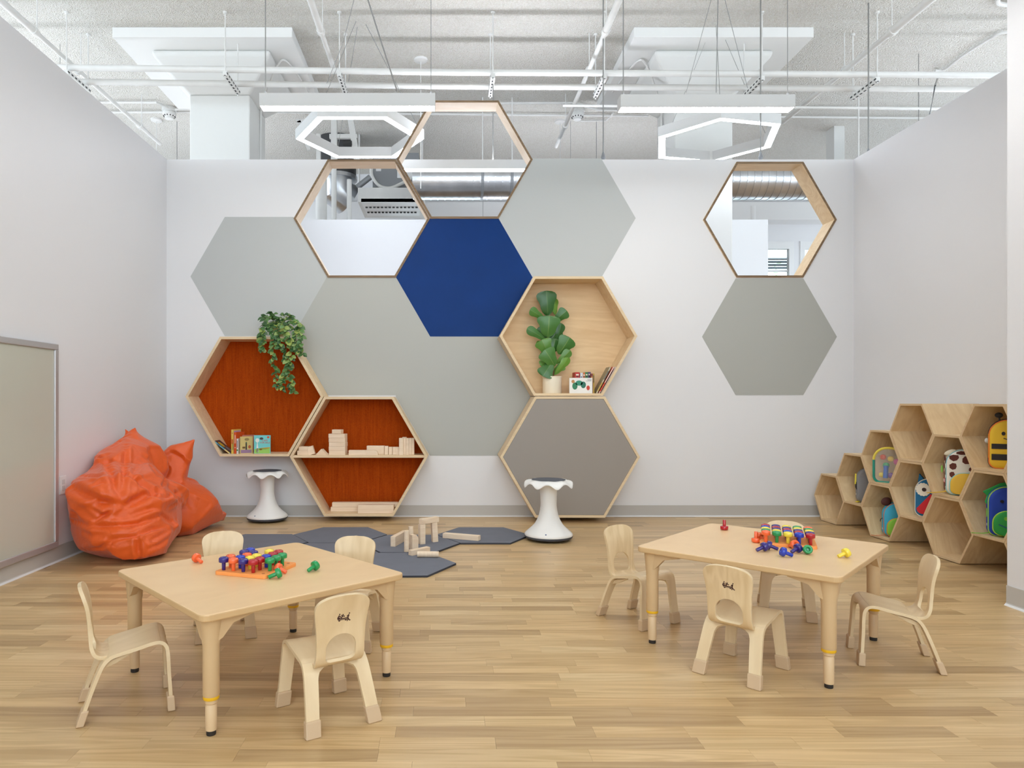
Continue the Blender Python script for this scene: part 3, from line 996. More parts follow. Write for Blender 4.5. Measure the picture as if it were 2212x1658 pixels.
def book(label, loc, t, h, d, col, rz=0.0, lean=0.0, spine=None, group='picture books on the shelves'):
    """spine faces local -Y, thickness along X, stands on z=0"""
    o = thing('picture_book', label, 'book', loc, group=group)
    o.rotation_euler = (0, lean, rz)
    cv = cm(col)
    b = 0.0022
    mb = MB()
    mb.box((-t / 2 + b / 2, d / 2, h / 2), (b, d, h)); mb.box((t / 2 - b / 2, d / 2, h / 2), (b, d, h))
    mb.build('cover', cv, o, local=True)
    MB().box((0, b / 2, h / 2), (t - 2 * b, b, h)).build('spine', cm(spine) if spine else cv, o, local=True)
    MB().box((0, d / 2 + 0.001, h / 2), (t - 2 * b, d - 0.006, h - 0.006)).build('page_block', M_PAGE, o, local=True)
    return o


def prints(o, items, side=1, t=0.01, face='cover'):
    """flat printed shapes on the cover: items (kind, u, v, su, sv, colour), u along depth, v up; side +1 or -1 cover, or spine"""
    for kind, u, v, su, sv, c in items:
        if kind == 'disc':
            poly = [(u + su * math.cos(R(a * 30)), v + sv * math.sin(R(a * 30))) for a in range(12)]
        elif kind == 'box':
            poly = [(u - su, v - sv), (u + su, v - sv), (u + su, v + sv), (u - su, v + sv)]
        elif kind == 'tri':
            poly = [(u - su, v - sv), (u + su, v - sv), (u, v + sv)]
        else:
            poly = kind
        if face == 'cover':
            x0 = side * t / 2
            fn = lambda a, b_, w: (w, a, b_)
            MB().prism(poly, x0, x0 + side * 0.0004, fn).build('cover_print', cm(c), o, local=True)
        else:
            fn = lambda a, b_, w: (a, w, b_)
            MB().prism(poly, 0.0, -0.0004, fn).build('spine_print', cm(c), o, local=True)


zb1 = inner_floor(c1, r1)
yb = YS + 0.02
def sx(px, Y=YS + 0.03):
    return (px - CX) * Y / F


# leaning book, tall yellow, orange, white, tan and the turquoise front-facing one
o = book('dark covered picture book leaning on the slanted side of the upper felt shelf', (sx(497.5), yb, zb1 + 0.001), 0.014, 0.165, 0.12, (74, 66, 70), lean=R(-52), spine=(96, 170, 190))
prints(o, [('box', 0.0, 0.03, 0.005, 0.026, (226, 206, 130)), ('box', 0.0, 0.12, 0.005, 0.012, (60, 120, 150))], face='spine')
prints(o, [('disc', 0.04, 0.11, 0.03, 0.035, (212, 178, 60)), ('disc', 0.07, 0.05, 0.03, 0.03, (140, 140, 150))], 1, 0.014)
o = book('tall yellow spined picture book on the upper felt shelf', (sx(502.5), yb, zb1), 0.018, 0.2, 0.14, (224, 196, 92), rz=R(-10))
prints(o, [('box', 0.0, 0.1, 0.006, 0.02, (196, 90, 40)), ('box', 0.004, 0.06, 0.003, 0.03, (90, 120, 70)), ('disc', 0, 0.17, 0.004, 0.004, (190, 60, 40))], face='spine')
prints(o, [('box', 0.07, 0.1, 0.06, 0.09, (186, 160, 196))], 1, 0.018)
o = book('orange spined picture book next to the tall yellow one', (sx(508.5), yb + 0.002, zb1), 0.02, 0.178, 0.14, (216, 88, 36), rz=R(-12))
prints(o, [('box', 0, 0.12, 0.004, 0.035, (240, 200, 170)), ('disc', 0, 0.05, 0.004, 0.006, (240, 220, 190))], face='spine')
o = book('small white spined picture book between the orange and tan ones', (sx(514), yb - 0.006, zb1), 0.014, 0.125, 0.11, (228, 226, 222), rz=R(-8))
prints(o, [('box', 0, 0.03, 0.006, 0.006, (60, 150, 70)), ('box', 0, 0.08, 0.003, 0.03, (120, 110, 120))], face='spine')
o = book('tan illustrated picture book turned to show its cover on the felt shelf', (sx(519.5), yb - 0.004, zb1), 0.014, 0.142, 0.105, (206, 186, 118), rz=R(-58))
prints(o, [('box', 0.05, 0.018, 0.045, 0.014, (150, 120, 150)), ('box', 0.05, 0.06, 0.006, 0.028, (46, 48, 44)), ('disc', 0.055, 0.118, 0.02, 0.012, (150, 130, 80)), ('box', 0.03, 0.05, 0.012, 0.008, (110, 80, 40)), ('disc', 0.078, 0.055, 0.012, 0.014, (178, 90, 50)), ('disc', 0.05, 0.092, 0.006, 0.006, (80, 110, 80))], 1, 0.014)
book('thin reddish picture book standing behind the tan one', (sx(519.5), yb + 0.06, zb1), 0.01, 0.152, 0.1, (178, 110, 90), rz=R(-60))
o = book('turquoise picture book facing forward on the upper felt shelf', (sx(548.3), yb + 0.02, zb1), 0.014, 0.152, 0.135, (112, 206, 206), rz=R(-88))
hill = [(0.003, 0.002), (0.132, 0.002), (0.132, 0.046), (0.1, 0.04), (0.06, 0.046), (0.03, 0.042), (0.003, 0.036)]
prints(o, [(hill, 0, 0, 0, 0, (150, 200, 92)), ([(0.05, 0.046), (0.09, 0.034), (0.132, 0.046), (0.132, 0.054), (0.09, 0.05)], 0, 0, 0, 0, (196, 160, 50)), ('disc', 0.118, 0.136, 0.011, 0.009, (206, 76, 46)),
           ('tri', 0.028, 0.06, 0.012, 0.05, (236, 240, 236)), ('disc', 0.028, 0.11, 0.016, 0.018, (226, 238, 232)), ('box', 0.028, 0.032, 0.006, 0.014, (206, 80, 60)), ('disc', 0.055, 0.035, 0.014, 0.008, (196, 100, 50)), ('disc', 0.062, 0.125, 0.016, 0.01, (60, 56, 60))], 1, 0.014)
M_TXT = cm((196, 70, 60))
for txt, u, v, sz in (('CAPS', 0.09, 0.108, 0.02), ('FOR SALE', 0.092, 0.09, 0.019)):
    simple_text(txt, sz, M_TXT, 'cover_title', o, Matrix(((0, 0, 1, 0.0076), (1, 0, 0, u), (0, 1, 0, v), (0, 0, 0, 1))))

zb3 = inner_floor(c3, r3)
o = book('white landscape picture book facing forward beside the flower pot', (sx(1229), yb - 0.008, zb3), 0.014, 0.128, 0.19, (236, 234, 228), rz=R(-90))
prints(o, [('disc', 0.045, 0.06, 0.022, 0.03, (36, 124, 84)), ('disc', 0.08, 0.085, 0.03, 0.022, (44, 140, 110)), ('disc', 0.115, 0.07, 0.022, 0.028, (30, 110, 90)), ('disc', 0.155, 0.045, 0.014, 0.02, (206, 64, 40)), ('disc', 0.03, 0.098, 0.014, 0.014, (196, 140, 80)),
           ('box', 0.165, 0.116, 0.018, 0.0016, (120, 120, 118)), ('box', 0.168, 0.109, 0.015, 0.0016, (120, 120, 118)), ('box', 0.16, 0.102, 0.022, 0.0016, (120, 120, 118))], 1, 0.014)
for i, (px, w, h, c, lab) in enumerate(((1247.5, 0.038, 0.178, (190, 40, 34), 'red'), (1256.5, 0.022, 0.172, (206, 214, 226), 'pale blue'), (1262, 0.018, 0.174, (206, 110, 40), 'orange'), (1267.5, 0.024, 0.178, (40, 120, 64), 'green'), (1273.5, 0.022, 0.18, (92, 56, 110), 'purple'))):
    o = book('%s spined picture book in the row behind the white one' % lab, (sx(px, YS + 0.07), YS + 0.075, zb3), w, h, 0.13, c)
    prints(o, [('box', 0, h * 0.88, w * 0.3, 0.006, (232, 220, 200)), ('box', 0, h * 0.8, w * 0.25, 0.004, (40, 40, 44))], face='spine')
o = book('maroon spined picture book right of the white one', (sx(1278.5), yb + 0.01, zb3), 0.016, 0.165, 0.13, (124, 44, 34))
prints(o, [('box', 0, 0.1, 0.004, 0.04, (206, 150, 60))], face='spine')
o = book('mustard spined picture book right of the maroon one', (sx(1282.5), yb + 0.012, zb3), 0.012, 0.165, 0.13, (184, 150, 52))
prints(o, [('box', 0, 0.12, 0.003, 0.03, (60, 50, 40))], face='spine')
for i, (px, w, h, c, sp, lab) in enumerate(((1288, 0.012, 0.245, (150, 140, 110), (186, 176, 150), 'grey patterned picture book leaning right, innermost of three'), (1293.5, 0.01, 0.25, (206, 90, 50), (224, 216, 206), 'pale spined picture book leaning right, middle of three'), (1299, 0.012, 0.25, (226, 228, 230), (96, 160, 200), 'white picture book leaning right, outermost of three'))):
    o = book(lab, (sx(px), yb - 0.004 + i * 0.004, zb3 + 0.001), w, h, 0.14, c, lean=R(28 + i * 1.0), spine=sp)
    prints(o, [('box', 0, 0.06, w * 0.35, 0.04, ((196, 160, 60), (206, 70, 40), (40, 44, 52))[i]), ('box', 0, 0.17, w * 0.3, 0.04, ((90, 88, 84), (230, 226, 214), (150, 180, 210))[i])], face='spine')

# ---------------------------------------------------------------- wooden blocks
M_BLOCK = wood('beech_block', (243, 222, 196), (231, 206, 176), (3, 34, 34), 0.55, rings=0.15)
def block(label, c, d, rz=0.0, rx=0.0, ry=0.0, group='wooden blocks'):
    """c = centre of the base"""
    o = MB().box((0, 0, d[2] / 2), d).build('wooden_block', M_BLOCK, local=True, bev=0.0018)
    o.location = c; o.rotation_euler = (rx, ry, rz)
    return tag(o, label, 'block', group)


def shaped_block(label, poly, w, c, rz=0.0, rx=0.0, ry=0.0, smooth=False, group='wooden blocks'):
    """poly in local X,Z extruded along Y by w"""
    o = MB().prism(poly, -w / 2, w / 2, XZ).build('wooden_block', M_BLOCK, local=True, bev=0.0015)
    o.location = c; o.rotation_euler = (rx, ry, rz)
    return tag(o, label, 'block', group)


zs2 = c2.z + 0.0105
ysh = YS + 0.055
def bx(cx):
    return ((620 + cx / 6.9125) - CX) * (YS + 0.03) / F


gS = 'wooden blocks on the felt shelf'
block('small block at the left end of the middle board, under another', (bx(231), ysh, zs2), (0.09, 0.045, 0.036), group=gS)
block('small block resting on top of the leftmost block', (bx(245), ysh + 0.01, zs2 + 0.0365), (0.08, 0.06, 0.034), R(-6), group=gS)
block('square block tilted against the two leftmost blocks', (bx(366), ysh, zs2 + 0.003), (0.056, 0.04, 0.07), ry=R(-17), group=gS)
shaped_block('triangular roof block on the middle board', [(-0.052, 0), (0.052, 0), (0.0, 0.05)], 0.05, (bx(520), ysh, zs2 + 0.0005), R(-14), group=gS)
zz = zs2
for i, (a, b, rz, nm) in enumerate(((622, 905, -10, 'lowest'), (615, 905, -8, 'second'), (628, 900, -10, 'third'), (615, 905, -9, 'fourth'), (606, 910, -12, 'fifth'))):
    block('flat block in the tall stack on the middle board, %s' % nm, (bx((a + b) / 2 - 10), ysh + 0.02, zz), (0.142, 0.07, 0.035), R(rz), group=gS)
    zz += 0.0353
block('small block on the very top of the tall stack', (bx(748), ysh + 0.01, zz), (0.08, 0.06, 0.035), R(-12), group=gS)
block('flat block lying right of the tall stack', (bx(1052), ysh - 0.005, zs2), (0.146, 0.06, 0.04), group=gS)
block('tall block standing behind the quarter-round block', (bx(1312), ysh + 0.055, zs2), (0.148, 0.05, 0.073), R(-3), group=gS)
arc = [(-0.052, 0), (0.05, 0)] + [(0.05 - 0.032 + 0.032 * math.cos(R(a)), 0.006 + 0.032 * math.sin(R(a))) for a in range(0, 91, 15)] + [(-0.052, 0.038)]
shaped_block('low block with one rounded corner in front of a taller block', arc, 0.045, (bx(1272), ysh - 0.015, zs2 + 0.0005), group=gS)
for i, (cx, h, nm) in enumerate(((1480, 0.073, 'first'), (1543, 0.066, 'second'), (1604, 0.066, 'third'), (1655, 0.066, 'fourth'))):
    block('short upright block between the rounded one and the tall row, %s from left' % nm, (bx(cx), ysh + 0.02 - i * 0.004, zs2), (0.031, 0.03, h), R(-4), group=gS)
for i, (cx, h, yy, nm) in enumerate(((1708, 0.142, -0.02, 'first'), (1752, 0.14, 0.0, 'second'), (1794, 0.14, 0.012, 'third'), (1836, 0.14, 0.022, 'fourth'), (1876, 0.14, 0.03, 'fifth'))):
    block('tall upright block at the right end of the middle board, %s from left' % nm, (bx(cx), ysh + yy, zs2), (0.036 if i == 0 else 0.0235, 0.036, h), R(-5 if i == 0 else 0), group=gS)
block('tall upright block tucked behind the row at the right end', (bx(1745), ysh + 0.06, zs2), (0.036, 0.036, 0.146), group=gS)
zb2 = inner_floor(c2, r2)
block('long plank lying at the back of the bottom compartment', (sx(786), YS + 0.15, zb2 + 0.039), (0.56, 0.06, 0.038), group=gS)
block('plank under the long one at the back of the bottom compartment', (sx(770), YS + 0.15, zb2 + 0.0005), (0.46, 0.06, 0.038), group=gS)
block('thick block lying at the front of the bottom compartment', (sx(812), YS + 0.06, zb2 + 0.0005), (0.3, 0.07, 0.07), R(-2), group=gS)

# ---------------------------------------------------------------- trailing plant
def leaf_mat(name, cs, rough=0.4, sss=0.0):
    m, nt, b = new_mat(name)
    N, L = nt.nodes.new, nt.links.new
    b.inputs['Roughness'].default_value = rough
    oi = N('ShaderNodeObjectInfo')
    rp = N('ShaderNodeValToRGB')
    e = rp.color_ramp.elements
    for i, (p, c) in enumerate(cs):
        el = e[i] if i < 2 else e.new(p)
        el.position = p; el.color = lin(c)
    L(oi.outputs['Random'], rp.inputs['Fac'])
    L(rp.outputs['Color'], b.inputs['Base Color'])
    return m


M_LEAF = leaf_mat('trailing_leaf', [(0.0, (44, 80, 42)), (1.0, (152, 168, 76)), (0.35, (64, 106, 56)), (0.7, (92, 132, 70)), (0.88, (128, 154, 80))])
M_LEAFE = leaf_mat('trailing_leaf_rim', [(0.0, (70, 104, 54)), (1.0, (168, 172, 92)), (0.5, (96, 128, 66))])
M_STEM = cm((96, 104, 56), 0.7)
# small leaf: 0.045 long, rim strip paler
lf = MB()
prof = [(0, 0.002), (0.22, 0.26), (0.5, 0.34), (0.8, 0.22), (1.0, 0.01)]
for sgn in (-1, 1):
    for i in range(4):
        (t0, w0), (t1, w1) = prof[i], prof[i + 1]
        bend = lambda t: -0.35 * t * t
        lf.add([(0, t0, bend(t0)), (sgn * w0 * 0.8, t0, bend(t0) + w0 * 0.22), (sgn * w1 * 0.8, t1, bend(t1) + w1 * 0.22), (0, t1, bend(t1))], [(0, 1, 2, 3)], 0)
        lf.add([(sgn * w0 * 0.8, t0, bend(t0) + w0 * 0.22), (sgn * w0, t0, bend(t0) + w0 * 0.2), (sgn * w1, t1, bend(t1) + w1 * 0.2), (sgn * w1 * 0.8, t1, bend(t1) + w1 * 0.22)], [(0, 1, 2, 3)], 1)
LEAF = lf.build('leaf', [M_LEAF, M_LEAFE], local=True, smooth=True, angle=180)
leaf_me = LEAF.data
bm = bmesh.new(); bm.from_mesh(leaf_me)
bmesh.ops.remove_doubles(bm, verts=bm.verts, dist=0.001)
bmesh.ops.recalc_face_normals(bm, faces=bm.faces)
bm.to_mesh(leaf_me); bm.free()
bpy.data.objects.remove(LEAF)

zt1 = c1.z + r1 * 0.866
pot = Vector((sx(602, YS + 0.11), YS + 0.11, zt1))
tp = thing('trailing_plant', 'variegated trailing plant hanging over the upper felt shelf', 'plant', pot)
MB().lathe([(0.0, 0.0), (0.042, 0.0), (0.052, 0.08), (0.056, 0.085), (0.05, 0.085), (0.045, 0.07), (0.0, 0.07)], 20, pot).build('pot', cm((196, 176, 120), 0.7), tp, smooth=True)
vr = random.Random(11)
vines = [[(600, 700, .1), (585, 684, .06), (571, 692, .0), (566, 715, -.03), (568, 745, -.03), (566, 758, -.03)],
         [(600, 700, .1), (590, 705, .03), (592, 735, -.03), (590, 765, -.03), (594, 800, -.03), (599, 838, -.03)],
         [(604, 700, .1), (615, 705, .02), (626, 735, -.03), (630, 770, -.03), (622, 800, -.03), (630, 825, -.03), (634, 846, -.03)],
         [(604, 700, .1), (628, 688, .06), (646, 706, .0), (651, 735, -.03), (655, 766, -.02)],
         [(600, 700, .1), (582, 700, .02), (566, 722, -.03), (572, 740, -.03)],
         [(602, 700, .1), (594, 682, .08), (587, 674, .06)], [(604, 700, .1), (614, 684, .08), (613, 678, .06)], [(606, 700, .1), (624, 684, .08), (630, 680, .08)],
         [(604, 700, .1), (612, 700, .0), (620, 730, -.03), (618, 765, -.03), (624, 790, -.03), (612, 815, -.03), (609, 842, -.03)],
         [(602, 700, .1), (600, 712, .0), (606, 735, -.03), (604, 752, -.03)], [(606, 700, .1), (636, 712, .0), (640, 740, -.02), (645, 760, -.03)],
         [(604, 700, .1), (640, 696, .06), (648, 715, .02)], [(600, 700, .1), (575, 682, .08), (566, 690, .06)]]
nl = 0
st = 0
for vi in vines:
    pts = smooth_path([P(x, y, YS + dy) for x, y, dy in vi], 5)
    MB().tube(pts, 0.0022, 5).build('stem', M_STEM, tp)
    ln = sum((pts[i + 1] - pts[i]).length for i in range(len(pts) - 1))
    n = max(6, int(ln / 0.0105))
    for q in range(n):
        f = (q + 0.7) / n * (len(pts) - 1)
        i = min(int(f), len(pts) - 2)
        p = pts[i].lerp(pts[i + 1], f - i)
        if p.z < zt1 + 0.02 and p.y > YS - 0.012:
            p.y = YS - 0.012
        d = (pts[i + 1] - pts[i]).normalized()
        a = vr.uniform(0, 2 * math.pi)
        out = Vector((math.cos(a), -abs(math.sin(a)) * 0.8 - 0.15, 0.2)).normalized()
        yv = (out + d * 0.35 + Vector((0, 0, -0.25))).normalized()
        nz = Vector((vr.gauss(0, 0.4), -1.0 + vr.gauss(0, 0.3), 0.6 + vr.gauss(0, 0.4)))
        xv = yv.cross(nz).normalized(); nz = xv.cross(yv).normalized()
        sz = vr.uniform(0.038, 0.058) * (0.8 if q > n * 0.85 else 1.0)
        o = bpy.data.objects.new('leaf', leaf_me)
        COL.objects.link(o); o.parent = tp
        Mx = Matrix((xv * sz, yv * sz, nz * sz)).transposed().to_4x4()
        Mx.translation = p - tp.location
        o.matrix_local = Mx
        nl += 1

# ---------------------------------------------------------------- fiddle-leaf fig
pc = Vector(((1192.5 - CX) * 5.93 / F, 5.93, zb3))
fp = thing('potted_fig', 'tall fiddle-leaf fig in a cream pot on the all-wood shelf', 'plant', pc)
M_POT = cm((240, 230, 208), 0.35)
MB().lathe([(0.0, 0.0), (0.078, 0.0), (0.08, 0.004), (0.08, 0.132), (0.083, 0.134), (0.083, 0.144), (0.076, 0.144), (0.074, 0.12), (0.0, 0.12)], 40, pc).build('pot', M_POT, fp, smooth=True, angle=50)
MB().lathe([(0.0, 0.121), (0.073, 0.121), (0.04, 0.126), (0.0, 0.128)], 20, pc).build('soil', cm((60, 48, 38), 0.9), fp)


def fq(x, y, Y):
    return P(1110 + x / 6.375, 610 + y / 6.375, Y)


stem = smooth_path([fq(545, 1300, 5.93), fq(545, 1150, 5.935), fq(500, 950, 5.95), fq(470, 700, 5.94), fq(465, 450, 5.93)], 6)
MB().tube(stem, [0.007] * 8 + [0.0055] * (len(stem) - 8), 8).build('stem', cm((120, 92, 56), 0.7), fp, smooth=True)
M_FIG = leaf_mat('fig_leaf', [(0.0, (46, 94, 38)), (1.0, (112, 158, 62)), (0.5, (66, 116, 48))], 0.3)
M_FIGV = leaf_mat('fig_leaf_vein', [(0.0, (84, 122, 62)), (1.0, (132, 160, 84))], 0.35)


def fig_leaf(x0, y0, x1, y1, w, dy0, dy1, roll, curl=0.08):
    a, b = fq(x0, y0, 5.93 + dy0), fq(x1, y1, 5.93 + dy1)
    L_ = (b - a).length
    yv = (b - a).normalized()
    nz = Vector((math.sin(roll), -math.cos(roll), 0.25))
    xv = yv.cross(nz).normalized(); nz = xv.cross(yv).normalized()
    W = w * 1.2 / 6.375 * 5.93 / F / 2
    prof = [(0.0, 0.05), (0.06, 0.28), (0.16, 0.5), (0.3, 0.64), (0.42, 0.68), (0.55, 0.78), (0.7, 0.97), (0.82, 1.0), (0.91, 0.86), (0.97, 0.55), (1.0, 0.12)]
    mb = MB()
    us = [-1, -0.66, -0.33, -0.035, 0.035, 0.33, 0.66, 1]
    vs = []
    for k_, (t, pw) in enumerate(prof):
        for u in us:
            z = curl * L_ * (math.sin(t * math.pi) * 0.8) - abs(u) ** 2 * W * 0.16 * pw
            z += (0.0015 if abs(u) < 0.1 else 0)
            if abs(u) == 1:
                z += 0.003 * math.sin(t * 9 + u)
            vs.append(a + yv * (t * L_) + xv * (u * W * pw) + nz * z)
    n = len(us)
    for i in range(len(prof) - 1):
        for j in range(n - 1):
            mb.add([vs[i * n + j], vs[i * n + j + 1], vs[(i + 1) * n + j + 1], vs[(i + 1) * n + j]], [(0, 1, 2, 3)], 1 if j == 3 else 0)
    o = mb.build('leaf', [M_FIG, M_FIGV], fp, smooth=True, angle=180)
    bm = bmesh.new(); bm.from_mesh(o.data)
    bmesh.ops.remove_doubles(bm, verts=bm.verts, dist=0.00005)
    bmesh.ops.recalc_face_normals(bm, faces=bm.faces)
    bm.to_mesh(o.data); bm.free()
    return o


for a in [(465, 460, 448, 112, 235, 0.0, -0.02, 0.0), (405, 490, 222, 372, 110, 0.0, -0.05, -0.5), (560, 530, 728, 385, 150, 0.02, -0.01, 0.35),
          (465, 755, 488, 455, 270, -0.03, -0.06, 0.0), (430, 785, 182, 630, 110, -0.01, -0.05, -0.4), (585, 810, 655, 560, 120, 0.03, 0.02, 0.3),
          (615, 985, 770, 755, 215, -0.02, -0.05, 0.3), (480, 985, 385, 785, 200, -0.01, -0.03, -0.3), (530, 960, 570, 770, 190, 0.02, 0.02, 0.1),
          (565, 1150, 425, 925, 215, -0.05, -0.08, -0.1), (590, 1120, 778, 932, 110, -0.02, -0.05, 0.4), (560, 1270, 757, 1025, 105, -0.01, -0.04, 0.5),
          (525, 1100, 400, 1290, 190, -0.05, -0.075, -0.1), (480, 1090, 352, 1120, 80, 0.0, -0.03, -0.2), (565, 440, 552, 205, 120, 0.03, 0.04, 0.5),
          (555, 1230, 690, 1130, 110, 0.0, -0.03, 0.3), (460, 860, 305, 850, 90, 0.02, 0.01, -0.3), (500, 800, 620, 640, 170, 0.03, 0.03, 0.2), (440, 790, 370, 600, 130, 0.03, 0.03, -0.2)]:
    fig_leaf(*a)
# ================================================================== TABLES
M_TOP = wood('table_laminate', (234, 200, 152), (225, 189, 141), (3, 6, 20), 0.34, rings=0.1)
M_TEDGE = cm((206, 172, 126), 0.4)
M_TLEG = mat('beige_plastic', (205, 174, 132), 0.42)
M_TLEG2 = mat('beige_leg', (216, 186, 146), 0.42)
M_YEL = cm((228, 176, 30), 0.35)


def rounded_rect(a, b, r, n=6):
    out = []
    for sx_, sy_, a0 in ((1, 1, 0), (-1, 1, 90), (-1, -1, 180), (1, -1, 270)):
        for i in range(n + 1):
            t = R(a0 + 90 * i / n)
            out.append((sx_ * (a - r) + r * math.cos(t), sy_ * (b - r) + r * math.sin(t)))
    return out


def table(loc, rz, side, h, e, label):
    t = thing('play_table', label, 'table', loc, rz)
    th = 0.022
    a = side / 2
    o = MB().prism(rounded_rect(a, a, 0.03), h - th, h, XY, 1, cap=0).build('tabletop', [M_TOP, M_TEDGE], t, local=True, bev=0.004)
    for sx_ in (-1, 1):
        for sy_ in (-1, 1):
            q = a - 0.05
            cx, cy = sx_ * q, sy_ * q
            lg = MB().lathe([(0.0, 0.118 + e), (0.0235, 0.118 + e), (0.0248, 0.122 + e), (0.0248, h - 0.125), (0.0258, h - 0.085), (0.0262, h - 0.08), (0.0262, h - th)], 28, (cx, cy, 0)).build('leg', M_TLEG, t, local=True, smooth=True, angle=35)
            br = MB()
            for dx, dy in ((-sx_, 0), (0, -sy_)):
                L_, w = 0.13, 0.022
                px_, py_ = -dy, dx
                ex, ey = (sx_ * 0.024 * abs(dy), sy_ * 0.024 * abs(dx))
                prof = [(0.0, h - th), (L_, h - th), (L_, h - th - 0.008), (0.06, h - th - 0.024), (0.026, h - th - 0.062), (0.0, h - th - 0.075)]
                br.prism(prof, -w / 2, w / 2, lambda u, v, w_: (cx + dx * u + px_ * w_ + ex * 0.55, cy + dy * u + py_ * w_ + ey * 0.55, v))
            br.lathe([(0.0, h - th - 0.078), (0.0268, h - th - 0.078), (0.0275, h - th - 0.06), (0.032, h - th - 0.01), (0.034, h - th)], 28, (cx, cy, 0))
            br.build('corner_bracket', M_TLEG, lg, local=True, smooth=True, angle=35)
            MB().lathe([(0.0, 0.108 + e), (0.0232, 0.108 + e), (0.0245, 0.113 + e), (0.0232, 0.119 + e), (0.0, 0.119 + e)], 28, (cx, cy, 0)).build('height_ring', M_YEL, lg, local=True, smooth=True)
            MB().lathe([(0.0, 0.015), (0.0165, 0.015), (0.017, 0.02), (0.0173, 0.088 + e), (0.016, 0.09 + e), (0.016, 0.094 + e), (0.0185, 0.097 + e), (0.0185, 0.108 + e), (0.0, 0.108 + e)], 24, (cx, cy, 0)).build('leg_extension', M_TLEG2, lg, local=True, smooth=True, angle=35)
            MB().lathe([(0.0, 0.0), (0.0135, 0.0), (0.0145, 0.004), (0.014, 0.0155), (0.0, 0.0155)], 20, (cx, cy, 0)).build('foot_glide', M_DARK, lg, local=True, smooth=True, angle=35)
    return t


TL = (-0.687, 2.567, 0.0)
TR = (1.319, 2.911, 0.0)
HL, HR = 0.375, 0.40
table(TL, R(45 - 2.5), 0.762, HL, 0.0, 'square beige play table set cornerwise near the beanbag side')
table(TR, R(45 + 2.0), 0.762, HR, 0.018, 'square beige play table set cornerwise near the cubby side')

# ================================================================== CHAIRS
M_SHELL = wood('birch_shell', (230, 208, 170), (216, 190, 149), (12, 2.2, 2.2), 0.36, rings=0.16)
M_BACKW = wood('birch_back', (230, 206, 166), (212, 184, 141), (13, 13, 2.0), 0.36, rings=0.25)
M_RIM = wood('birch_shell_edge', (228, 207, 170), (210, 184, 144), (2, 2, 8), 0.5, rings=0.1)
M_CAP = mat('beige_foot_cap', (200, 172, 138), 0.5)
M_MARK = cm((58, 24, 22), 0.6)


def strip(rows, name, parent, mats, thick=0.011):
    """rows: list of (list of points); grid surface thickened with a Solidify modifier"""
    n = len(rows[0])
    mb = MB()
    vs = [p for r_ in rows for p in r_]
    fs = []
    for i in range(len(rows) - 1):
        for j in range(n - 1):
            fs.append((i * n + j, i * n + j + 1, (i + 1) * n + j + 1, (i + 1) * n + j))
    mb.add(vs, fs)
    o = mb.build(name, mats, parent, smooth=True, local=True, angle=180)
    bm = bmesh.new(); bm.from_mesh(o.data)
    bmesh.ops.remove_doubles(bm, verts=bm.verts, dist=0.0004)
    bmesh.ops.recalc_face_normals(bm, faces=bm.faces)
    bm.to_mesh(o.data); bm.free()
    o.data.polygons.foreach_set('use_smooth', [True] * len(o.data.polygons))
    md = o.modifiers.new('ply', 'SOLIDIFY'); md.thickness = thick; md.offset = 0; md.use_even_offset = True
    md.material_offset_rim = 1
    es = o.modifiers.new('crisp', 'EDGE_SPLIT'); es.split_angle = R(45)
    return o


